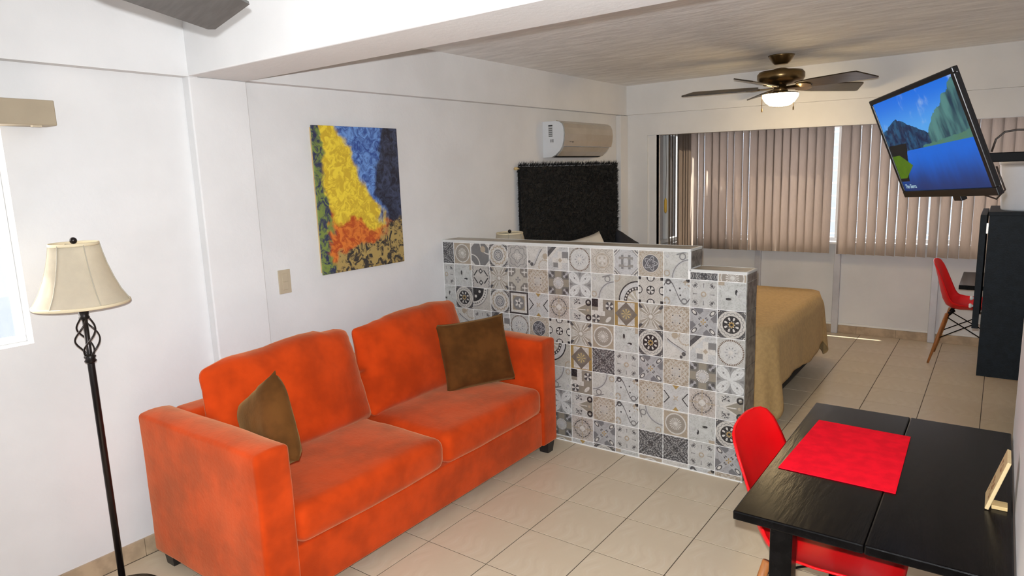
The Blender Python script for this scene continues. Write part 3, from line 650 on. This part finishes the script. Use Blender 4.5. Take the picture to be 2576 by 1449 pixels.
def label_mat():
    m, nt, b = new_mat('printed_rating_label'); oc = coords(nt); x, y, z = xyz(nt, oc)
    ls = ((z*420).sin() > .1) & (x.near(0, .016)); c = mixc(nt, ls, (.42, .42, .42), (.12, .12, .12)); c = mixc(nt, (z > .036), c, (.012, .012, .012)); c = mixc(nt, z.near(.032, .003), c, (.5, .5, .5))
    nt.links.new(c, b.inputs['Base Color']); return m
def bar_mat():
    m, nt, b = new_mat('barcode_label'); oc = coords(nt); x, y, z = xyz(nt, oc)
    c = mixc(nt, ((x*1300).sin()+(x*530).sin()*.8 > 0) & (z > -.008), (.62, .62, .62), (.06, .06, .06)); nt.links.new(c, b.inputs['Base Color']); return m
o = bx('rating_label', (-.019, -.0008, -.046), (.019, .0008, .046), label_mat(), ac); o.location = (.075, -.4008, .205)
o = bx('barcode_label', (-.016, -.0008, -.015), (.016, .0008, .015), bar_mat(), ac); o.location = (.085, -.4008, .125)
text_mesh('Mirage', .030, 'logo', ACD, ac, Matrix.Translation((.1995, -.33, .115)) @ Matrix.Rotation(R(90), 4, 'Z') @ Matrix.Rotation(R(92), 4, 'X'))

# ------------------------------------------------------------------ shag hanging used as headboard
sg = thing('shag_hanging', 'black shaggy rug hung on the wall as a headboard under the air conditioner', 'rug', (0, 1.675, 0))
bx('backing', (.004, -.79, .42), (.028, .79, 1.675), SHAG, sg)
bm = BM(); rr = random.Random(3)
for i in range(16000):
    edge = rr.random() < .16
    y = rr.uniform(-.80, .80); z = rr.uniform(.60, 1.68)
    if edge:
        s = rr.choice('tlr')
        if s == 't': z = 1.68
        elif s == 'l': y = -.79
        else: y = .79
    L = rr.uniform(.025, .05); d = Vector((rr.uniform(.1, .5), rr.gauss(0, .55), rr.gauss(-.1, .6)))
    if edge: d = Vector((rr.uniform(0, .5), rr.gauss(0, .5)+(0 if s == 't' else (-.9 if s == 'l' else .9)), rr.gauss(0, .4)+(.9 if s == 't' else 0)))
    d = d.normalized()*L; p = Vector((.026 if not edge else .018, y, z)); s2 = d.cross(Vector((rr.random(), rr.random(), rr.random()))).normalized()*.0035
    q = [bm.verts.new(v) for v in (p-s2, p+s2, p+d)]; bm.faces.new(q)
tag(obj('pile', bm, SHAG, sg), kind='stuff')
obj('rod', tube(BM(), [(.012, -.835, 1.662), (.012, .80, 1.662)], .011, 10), PINE, sg, True)

# ------------------------------------------------------------------ bed, bedspread, pillows, bedside lamp
bed = thing('bed', 'low bed with a black base mostly hidden under the tan bedspread', 'bed', (0, 1.70, 0))
BX0, BX1, BY0, BY1, BZ = .10, 1.875, .92, 2.44, .625
bx('base', (BX0, BY0-1.70+.03, .07), (BX1-.03, BY1-1.70-.03, .30), BEDB, bed, bev=.01)
obj('mattress', rbox(BX1-BX0-.04, BY1-BY0-.06, .275, .07, (8, 8, 2)), PILW, bed, True, ((BX0+BX1)/2-.02, (BY0+BY1)/2-1.70, .30+.1375))
for x in (.2, 1.7):
    for y in (-.6, .6): bx('leg', (x-.03, y-.03, 0), (x+.03, y+.03, .075), BEDB, bed)
def bedspread():
    bm = BM(); N = 260; rad = .13; x0, x1, y0, y1 = BX0+.32, BX1, BY0, BY1
    # outline walked head-near -> foot-near -> foot-far -> head-far
    pts = []
    def seg(a, b, n, nrm):
        for i in range(n): pts.append((Vector(a).lerp(Vector(b), i/n), Vector(nrm), 0))
    seg((x0, y0), (x1-rad, y0), 70, (0, -1))
    for i in range(34):
        t = -math.pi/2+math.pi/2*i/34; pts.append((Vector((x1-rad+rad*math.cos(t), y0+rad+rad*math.sin(t))), Vector((math.cos(t), math.sin(t))), math.sin(math.pi*(i+.5)/34)))
    seg((x1, y0+rad), (x1, y1-rad), 80, (1, 0))
    for i in range(34):
        t = math.pi/2*i/34; pts.append((Vector((x1-rad+rad*math.cos(t), y1-rad+rad*math.sin(t))), Vector((math.cos(t), math.sin(t))), math.sin(math.pi*(i+.5)/34)))
    seg((x1-rad, y1), (x0, y1), 70, (0, 1)); pts.append((Vector((x0, y1)), Vector((0, 1)), 0))
    ctr = Vector(((x0+x1)/2-.1, (y0+y1)/2)); rows = []
    for s in (.0, .25, .5, .7, .84, .93):
        row = []
        for p, n, c in pts:
            q = Vector((x0, max(min(p.y, y1), y0))).lerp(Vector((p.x, p.y)), 0) if False else (Vector((max(x0, ctr.x), ctr.y)) if s == 0 else None)
            base = Vector((min(p.x, ctr.x), ctr.y)); q = base.lerp(p, s)
            dr = .060*s**4
            row.append((q.x, q.y, BZ+.012-dr+.006*noise.noise(Vector((q.x*5, q.y*5, 0)))))
        rows.append(row)
    nd = 18
    for k in range(nd+1):
        t = k/nd; row = []
        for i, (p, n, c) in enumerate(pts):
            near = 1 if i < 120 else 0
            hemz = .205-.025*math.sin(i*.09)
            if i < 70: hemz = .23-.10*(i/70)
            cw = c**1.3
            hemz = hemz*(1-cw)+(.012 if i < 140 else .085)*cw
            zt = BZ-.03; roll = min(1, t*5)
            z = zt-(zt-hemz)*t
            fold = (math.sin(i*.34)*.55+math.sin(i*.16+1)*.45)*.030*t*(.25+1.2*c+(.3 if i < 70 else 0))
            flare = .026*math.sin(roll*math.pi/2)+.020*t+fold+c*(.075 if i < 140 else .03)*t
            q = p+n*flare
            row.append((q.x, q.y, z if k else BZ-.012))
        rows.append(row)
    V = [[bm.verts.new(v) for v in r] for r in rows]
    for a, b in zip(V, V[1:]):
        for i in range(len(a)-1):
            bm.faces.new((a[i], a[i+1], b[i+1], b[i]))
    bmesh.ops.remove_doubles(bm, verts=bm.verts, dist=.0005)
    bmesh.ops.recalc_face_normals(bm, faces=bm.faces); return bm
bs = obj('bedspread', bedspread(), BEDC, None, True)
sm = bs.modifiers.new('thick', 'SOLIDIFY'); sm.thickness = .004; sm.offset = 1
tag(bs, 'tan bedspread draped over the bed with a corner touching the floor', 'bedspread')
pillow('bed_pillow', 'white bed pillow propped against the black shag hanging', PILW, (.20, 1.62, .865), .60, .46, .14, (R(-16), R(-3), R(90)), 3)
pillow('bed_pillow', 'black cushion propped on the bed with its corner up beside the white pillow', PILB, (.30, 2.17, .845), .42, .42, .12, (R(-18), R(24), R(84)), 8)
ns = thing('nightstand', 'small black nightstand behind the tiled half wall under the bedside lamp', 'nightstand', (.21, .50, 0))
bx('top', (-.19, -.20, .56), (.19, .20, .585), BLACKW, ns, bev=.003); bx('body', (-.18, -.19, .12), (.18, .19, .56), BLACKW, ns)
bx('drawer', (.18, -.175, .34), (.192, .175, .54), BLACKW, ns, bev=.003)
for x in (-.16, .16):
    for y in (-.17, .17): bx('leg', (x-.02, y-.02, 0), (x+.02, y+.02, .125), BLACKW, ns)
bl = thing('bedside_lamp', 'small table lamp with cream shade peeking over the tiled half wall', 'lamp', (.192, .50, .585))
obj('base', lathe(BM(), [(.075, 0), (.075, .012), (.03, .03), (.05, .12), (.055, .2), (.02, .3), (.012, .44)], 28), IRON, bl, True)
add_shade(bl, [(.172, .40), (.158, .43), (.130, .50), (.108, .57), (.094, .628)])

# ------------------------------------------------------------------ dining table and its things
TZ = .730
tb = thing('dining_table', 'black lacquered wooden dining table pushed against the right wall', 'table', (2.77, -1.166, 0))
TXA, TXB, TYA, TYB = 2.476, 3.074, -1.657, -.677
def tpart(n, a, b, m=BLACKW, bev=.004):
    return bx(n, Vector(a)-Vector((2.77, -1.166, 0)), Vector(b)-Vector((2.77, -1.166, 0)), m, tb, bev=bev)
tpart('top_board', (TXA, TYA, TZ-.025), (2.7862, TYB, TZ)); tpart('top_board', (2.7874, TYA, TZ-.025), (TXB, TYB, TZ))
for x0, x1, y0, y1 in ((TXA+.12, TXB-.06, TYA+.08, TYA+.10), (TXA+.12, TXB-.06, TYB-.10, TYB-.08), (TXA+.11, TXA+.13, TYA+.10, TYB-.10), (TXB-.07, TXB-.05, TYA+.10, TYB-.10)):
    tpart('apron', (x0, y0, TZ-.065), (x1, y1, TZ-.024), bev=0)
for x in (TXA+.115, TXB-.075):
    for y in (TYA+.062, TYB-.062): tpart('leg', (x-.028, y-.028, 0), (x+.028, y+.028, TZ-.024), bev=.003)
pm = BM(); prism(pm, [(2.526, -.871), (2.807, -.881), (2.816, -1.337), (2.508, -1.333)], TZ+.0003, TZ+.0033)
tag(obj('placemat', pm, REDM), 'red woven placemat lying on the black table', 'placemat')
cd_ = thing('wooden_card_stand', 'small pale wooden plaque standing on the black table by the wall', 'plaque', (3.018, -1.262, TZ))
def card_mat():
    m, nt, b = new_mat('printed_pine_plaque'); oc = coords(nt); x, y, z = xyz(nt, oc)
    n = noise_n(nt, oc, 60, 3, .6); c = mixc(nt, n, (.60, .44, .21), (.70, .54, .30))
    k = ((n > .5) & y.near(0, .035) & (z-.045).near(0, .022)) | ((n > .55) & y.near(0, .03) & (z-.105).near(0, .012))
    nt.links.new(mixc(nt, k, c, (.30, .13, .04)), b.inputs['Base Color']); return m
lean = Matrix.Rotation(R(16), 4, 'Y')
bx('panel', (-.005, -.05, .0015), (.004, .05, .142), card_mat(), cd_, bev=.0015, mtx=lean)
bx('foot', (.010, -.036, 0), (.044, .0, .010), PINE, cd_, bev=.001, mtx=Matrix.Translation((0, 0, .0005)))

# ------------------------------------------------------------------ shell chairs
def chair(loc, rz, label, group):
    """moulded shell chair facing +x, origin on the floor under the seat"""
    t = thing('shell_chair', label, 'chair', loc, rz, group)
    prof = [(.225, .428), (.215, .445), (.17, .452), (.10, .446), (.03, .437), (-.05, .432), (-.11, .440), (-.155, .468), (-.182, .52), (-.198, .58), (-.212, .64), (-.226, .70), (-.240, .755), (-.250, .790), (-.256, .807), (-.260, .818), (-.262, .824)]
    wid = [.150, .185, .215, .228, .232, .230, .226, .222, .221, .219, .215, .208, .196, .172, .142, .100, .042]
    curl = [.0, .012, .030, .045, .055, .064, .070, .072, .066, .058, .048, .038, .028, .018, .010, .005, .002]
    bm = BM(); rows = []; n = 16
    for i, ((x, z), w, c) in enumerate(zip(prof, wid, curl)):
        a = Vector(prof[max(i-1, 0)]); b = Vector(prof[min(i+1, len(prof)-1)]); tg = (b-a).normalized(); nr = Vector((-tg.y, tg.x)) * -1
        if i < 7 and nr.y < 0: nr = -nr
        if i >= 7 and nr.x < 0: nr = -nr
        row = []
        for k in range(n+1):
            u = -1+2*k/n; lift = c*abs(u)**2.6
            row.append(bm.verts.new((x+nr.x*lift, u*w, z+nr.y*lift)))
        rows.append(row)
    for a, b in zip(rows, rows[1:]):
        for k in range(n): bm.faces.new((a[k], a[k+1], b[k+1], b[k]))
    bmesh.ops.subdivide_edges(bm, edges=bm.edges[:], cuts=1, use_grid_fill=True, smooth=.4)
    bmesh.ops.recalc_face_normals(bm, faces=bm.faces)
    bmesh.ops.solidify(bm, geom=bm.faces[:], thickness=.007)
    bmesh.ops.recalc_face_normals(bm, faces=bm.faces)
    obj('seat_shell', bm, RED, t, True)
    for sx in (-1, 1):
        for sy in (-1, 1):
            top = Vector((sx*.125-.01, sy*.12, .405)); bot = Vector((sx*.205-.01-(.02 if sx < 0 else 0), sy*.20, 0.001))
            obj('leg', tube(BM(), [bot, bot.lerp(top, .5), top], [.0085, .013, .0145], 10), WOODL, t, True)
            obj('bracket', tube(BM(), [top+Vector((0, 0, -.02)), Vector((sx*.09, sy*.09, .430))], .012, 8), BLKM, t, True)
    bt = lambda sx, sy, f: Vector((sx*.125-.01, sy*.12, .405)).lerp(Vector((sx*.205-.01-(.02 if sx < 0 else 0), sy*.20, 0)), f)
    for a, b in (((-1, -1), (1, -1)), ((-1, 1), (1, 1)), ((-1, -1), (-1, 1)), ((1, -1), (1, 1))):
        for f0, f1 in ((.06, .5), (.5, .06)):
            obj('brace', tube(BM(), [bt(*a, f0), bt(*b, f1)], .0042, 6), BLKM, t, True)
    return t
chair((2.615, -1.195, 0), R(0), 'red shell chair pulled up under the black dining table', 'red shell chairs')
chair((2.842, 3.065, 0), R(-2), 'red shell chair with amber wooden legs at the desk under the window', 'red shell chairs')

# ------------------------------------------------------------------ desk, cabinet, bucket
dk = thing('desk', 'black desk top on legs below the blinds behind the dark cabinet', 'desk', (3.11, 2.80, 0))
bx('top', (-.325, -.375, .690), (.335, .33, .722), BLACKW, dk, bev=.004)
for x in (.10, .31):
    for y in (-.34, .30): bx('leg', (x-.02, y-.02, 0), (x+.02, y+.02, .690), BLACKW, dk)
cb = thing('wall_cabinet', 'tall blue-black cabinet hung on the right wall with its door ajar', 'cabinet', (3.20, 1.735, .34))
CZ = .975
bx('side_panel', (-.258, -.315, 0), (.2495, -.297, CZ-.02), DARKB, cb); bx('side_panel', (-.258, .297, .0), (.2495, .315, CZ-.02), DARKB, cb)
bx('top_panel', (-.262, -.318, CZ-.022), (.2495, .318, CZ), DARKB, cb, bev=.002)
bx('bottom_panel', (-.25, -.297, .0), (.2495, .297, .02), DARKB, cb); bx('back_panel', (.23, -.297, .02), (.2495, .297, CZ-.022), DARKB, cb); bx('shelf', (-.24, -.297, .27), (.23, .297, .29), DARKB, cb)
dr = bx('door', (-.300, -.312, .285), (-.268, .312, CZ-.018), DARKB, cb, bev=.002)
for z in (.34, .88): bx('hinge', (-.270, -.305, z-.03), (-.258, -.285, z+.03), NICK, dr)
for z in (.375, .345):
    bm = BM(); lathe(bm, [(.006, 0), (.006, .012), (.014, .018), (.016, .026), (.010, .032)], 16); bmesh.ops.transform(bm, matrix=Matrix.Translation((-.300, .22 if z > .36 else .10, z)) @ Matrix.Rotation(R(-90), 4, 'Y'), verts=bm.verts)
    obj('knob', bm, WHITE, dr, True)
bk = thing('bucket', 'white plastic bucket standing on top of the dark cabinet', 'bucket', (3.105, 1.62, .34+CZ))
obj('body', lathe(BM(), [(.112, 0), (.116, .01), (.135, .27), (.135, .285), (.128, .285)], 40), BUCK, bk, True)
obj('rim', lathe(BM(), [(.131, .262), (.139, .264), (.139, .283), (.131, .285)], 40, capb=False, capt=False), BUCK, bk, True)

# ------------------------------------------------------------------ television on its arm
def tv_mat():
    m, nt, b = new_mat('screen_lake_picture'); oc = coords(nt); x, y, z = xyz(nt, oc)     # x right, z up
    u, v = x/.345, z/.195
    n = noise_n(nt, oc, 9, 4, .6); n2 = noise_n(nt, oc, 26, 4, .65); n3 = noise_n(nt, oc, 14, 3, .6, 0, (1, 1, .35))
    sky = mixc(nt, v.smooth(.1, 1), (.10, .42, .92), (.005, .17, .82))
    cl = ((n+(u*.35+v*.2)*.22+(abs(u-.15) < .4)*.02).smooth(.56, .75))*.6
    c = mixc(nt, cl, sky, (.45, .62, .85))
    dm = (v-(.30+(u+.75)*-.05+(n2-.5)*.16)+abs(u+.55)*.55-.28)
    c = mixc(nt, (dm < 0) & (u < .25), c, mixc(nt, n2.smooth(.4, .65), (.002, .012, .06), (.01, .09, .20)))
    rm = v-(u*.95+.04+(n3-.5)*.5)
    rock = mixc(nt, n3.smooth(.35, .65), (.003, .03, .07), (.09, .25, .24))
    c = mixc(nt, (rm < 0) & (u > .12), c, rock)
    c = mixc(nt, (v < (u*.12-.06+(n2-.5)*.12)) & (u > -.1), c, mixc(nt, n, (.10, .20, .06), (.05, .22, .25)))
    wat = mixc(nt, (v+(n3-.5)*.4).smooth(-.95, -.15), (.001, .03, .16), (.001, .14, .72))
    c = mixc(nt, v < (u*.02-.10), c, wat)
    c = mixc(nt, (u < (v*.35-.50+(n2-.5)*.08)) & (v < .05) & (v > -.75), c, (.002, .004, .006))
    c = mixc(nt, (u < (abs(v+.42)*-1.1-.52)) & (v < -.18) & (v > -.68), c, mixc(nt, n2, (.03, .10, .002), (.12, .24, .004)))
    b.inputs['Base Color'].default_value = (.01, .01, .01, 1); b.inputs['Roughness'].default_value = .3
    nt.links.new(c, b.inputs['Emission Color']); b.inputs['Emission Strength'].default_value = .80
    return m
ya, ti, ro = R(-62.7), R(-21.2), R(3.0)
n_ = Vector((math.sin(ya)*math.cos(ti), -math.cos(ya)*math.cos(ti), math.sin(ti))); r_ = Vector((math.cos(ya), math.sin(ya), 0)); u_ = n_.cross(r_)
if u_.z < 0: u_ = -u_
r_, u_ = r_*math.cos(ro)+u_*math.sin(ro), -r_*math.sin(ro)+u_*math.cos(ro)
TVC = Vector((2.752, -.401, 1.690))
tvm = Matrix((r_, -n_, u_)).transposed().to_4x4(); tvm.translation = TVC
tv = thing('television', 'flat television on a swivel arm showing a blue mountain lake', 'television'); tv.matrix_world = tvm
TW, TH = .365, .215
bx('housing', (-TW+.001, .006, -TH+.001), (TW-.001, .016, TH-.001), BLKP, tv, bev=.003); bx('back_cover', (-TW+.06, .016, -TH+.05), (TW-.06, .046, TH-.05), BLKP, tv, bev=.01)
for a, b in (((-TW, -.004, TH-.020), (TW, .010, TH)), ((-TW, -.004, -TH), (TW, .010, -TH+.028)), ((-TW, -.0038, -TH+.028), (-TW+.020, .0098, TH-.020)), ((TW-.022, -.0038, -TH+.028), (TW, .0098, TH-.020))): bx('bezel', a, b, BLKP, tv, bev=.003)
bx('screen', (-TW+.02, .001, -TH+.028), (TW-.022, .005, TH-.02), tv_mat(), tv)
bx('sensor', (.03, .008, -TH-.022), (.085, .03, -TH+.004), BLKP, tv, bev=.003)
WTXT = mat('screen_white_text', (.1, .1, .1), .5, emit=(.5, .75, .85), es=.6)
text_mesh('The Sierra', .025, 'caption', WTXT, tv, Matrix.Translation((-.325, .0003, -.176)) @ Matrix.Rotation(R(90), 4, 'X'))
bx('mount_plate', (-.11, .045, -.11), (.11, .058, .11), BLKM, tv)
tva = thing('tv_wall_arm', 'black articulated television arm fixed to the right wall', 'wall bracket')
pj = TVC-n_*.075
obj('tilt_joint', tube(BM(), [TVC-n_*.0585, pj, pj+Vector((.03, .03, 0))], .03, 12), BLKM, tva)
p2 = Vector((2.96, -.27, 1.628))
bx('arm', (2.83, p2.y-.016, p2.z-.020), (XR-.02, p2.y+.016, p2.z+.014), BLKM, tva, bev=.003)
bx('wall_plate', (XR-.022, p2.y-.06, p2.z-.12), (XR-.0005, p2.y+.06, p2.z+.12), BLKM, tva)
tag(obj('tv_cable', tube(BM(), [(2.95, -.25, 1.645), (2.96, -.25, 1.69), (2.985, -.25, 1.715), (3.02, -.25, 1.72), (3.06, -.25, 1.718), (3.12, -.25, 1.69), (3.2, -.25, 1.643)], .004, 6), CORD, None, True), 'thin dark cable looping over the black television arm', 'cable')
tag(obj('tv_cable', tube(BM(), [TVC-n_*.055-u_*.17+r_*.12, TVC-n_*.06-u_*.235+r_*.13, TVC-n_*.08-u_*.26+r_*.16, TVC-n_*.10-u_*.235+r_*.19, TVC-n_*.10-u_*.15+r_*.19], .003, 6), CORD, None, True), 'short dark cable hanging below the back of the television', 'cable')

# ------------------------------------------------------------------ ceiling fans
def fan(name, label, loc, ang, rad, blade_m, metal, zb, light, drop, iron_m):
    t = thing(name, label, 'ceiling fan', loc)
    # z measured from the ceiling downwards
    obj('canopy', lathe(BM(), [(.045, -.062), (.060, -.05), (.088, -.008), (.092, -.0005)], 32), metal, t, True)
    if drop > .1: obj('downrod', tube(BM(), [(0, 0, -.05), (0, 0, zb+.12)], .012, 12), metal, t, True)
    top = zb+.098
    obj('motor_housing', lathe(BM(), [(.052, zb+.012), (.095, zb+.020), (.150, zb+.040), (.163, zb+.062), (.163, zb+.092), (.148, zb+.110), (.07, top+.022), (.035, top+.034)], 40), metal, t, True)
    for k in range(5):
        a = ang+k*2*math.pi/5; rt = Matrix.Rotation(a, 4, 'Z') @ Matrix.Translation((0, 0, zb)) @ Matrix.Rotation(R(-14), 4, 'X')
        bm = BM(); pts = [(.155, -.050), (.30, -.072), (rad-.11, -.080), (rad-.068, -.076), (rad-.004, .070), (rad-.02, .080), (.30, .072), (.155, .050)]
        prism(bm, pts, -.004, .004); bmesh.ops.transform(bm, matrix=rt, verts=bm.verts)
        bl_ = obj('blade', bm, blade_m, t)
        bm = BM(); prism(bm, [(.05, -.014), (.14, -.020), (.17, -.042), (.235, -.034), (.25, 0), (.235, .034), (.17, .042), (.14, .020), (.05, .014)], -.010, -.004); bmesh.ops.transform(bm, matrix=rt, verts=bm.verts)
        obj('blade_iron', bm, iron_m, bl_)
    if light:
        obj('switch_housing', lathe(BM(), [(.055, zb-.040), (.050, zb-.01), (.040, zb+.01), (.03, zb+.02)], 28), metal, t, True)
        obj('light_fitter', lathe(BM(), [(.128, zb-.050), (.120, zb-.042), (.07, zb-.034), (.04, zb-.030)], 32), iron_m, t, True)
        g = obj('glass_shade', lathe(BM(), [(.02, zb-.136), (.07, zb-.128), (.100, zb-.105), (.122, zb-.072), (.127, zb-.052), (.12, zb-.048)], 36), GLOW, t, True)
        for x, y in ((-.105, -.085), (.112, -.078)):
            bm = BM(); tube(bm, [(x, y, zb-.055), (x, y, zb-.150)], .0022, 5); tube(bm, [(x, y, zb-.150), (x, y, zb-.172)], .005, 8); obj('pull_chain', bm, metal, t)
    return t
fan('ceiling_fan', 'brass ceiling fan with a lit frosted bowl and dark blades over the bed', (1.632, 1.925, ZC), R(48), .70, FANB, BRASS, -.222, True, .08, BRASS)
fan('ceiling_fan', 'ceiling fan with grey blades hanging in the living area by the cross beam', (1.665, -2.860, ZC), R(115), .665, FANG, NICK, -.36, False, .3, NICK)

# ------------------------------------------------------------------ vertical blinds
def blind(name, label, p0, d, n, pitch, w, z0, z1, angs, group):
    p0 = Vector(p0); d = Vector(d).normalized()
    t = thing(name, label, 'blind', p0, 0, group)
    q = d*(n*pitch); sd = Vector((-d.y, d.x, 0))*.02
    a = -sd-d*.03; b = sd+q
    bx('headrail', (min(a.x, b.x), min(a.y, b.y), z1), (max(a.x, b.x), max(a.y, b.y), z1+.03), WHITE, t)
    base = math.atan2(d.y, d.x)
    for i in range(n):
        an = base+R(angs[i % len(angs)])
        bm = BM(); m = 5; rows = []
        for j in range(m+1):
            s = -1+2*j/m; rows.append([bm.verts.new((s*w/2, .006*(1-s*s), z)) for z in (z0, z1)])
        for a_, b_ in zip(rows, rows[1:]): bm.faces.new((a_[0], b_[0], b_[1], a_[1]))
        bmesh.ops.solidify(bm, geom=bm.faces[:], thickness=.0012); bmesh.ops.recalc_face_normals(bm, faces=bm.faces)
        o = obj('slat', bm, SLAT, t, True); o.location = d*((i+.5)*pitch); o.rotation_euler = (0, 0, an)
    return t
rb = random.Random(11)
blind('vertical_blind', 'taupe vertical blind on the alcove window between its left corner and the gap', (.352, 3.50, 0), (1, 0, 0), 18, .0755, .089, .785, 2.03, [-8, -31, -10, -14, -10, -29, -8, -33, -12, -8, -10, -6, -10, -6, -10, -14, -16, -24], 'vertical blinds in the alcove')
blind('vertical_blind', 'taupe vertical blind on the alcove window running behind the television', (1.775, 3.50, 0), (1, 0, 0), 21, .0795, .089, .780, 2.03, [-4, -25, -26, -27, -24, -36, -26, -26, -40, -38, -33, -36, -28, -26, -26, -25, -26, -28, -26, -26, -26], 'vertical blinds in the alcove')
blind('vertical_blind', 'taupe vertical blind on the narrow side window of the alcove', (.385, 2.835, 0), (0, 1, 0), 8, .0705, .085, .80, 2.03, [14, 18, 20, 12, -14, -12, -8, -8], 'vertical blinds in the alcove')
tc = thing('pull_tassel', 'blind cord with a yellow tassel at the alcove side window', 'cord', (.375, 2.80, 1.20))
obj('cord', tube(BM(), [(0, 0, .83), (.004, .01, .4), (0, 0, .14)], .002, 5), CORD, tc); obj('tassel', lathe(BM(), [(.006, 0), (.014, .02), (.013, .12), (.005, .145)], 10), TASS, tc, True)
struct(bx('wall_outside_far', (-.34, 3.78, 0), (-.14, 4.40, 2.6), BRNT, bev=.01)); struct(bx('sun_block_near', (.08, YH+.11, 0), (.18, 3.10, 2.6), BRNT, bev=.01))  # near board is added outside the side window to block sun through the open slats
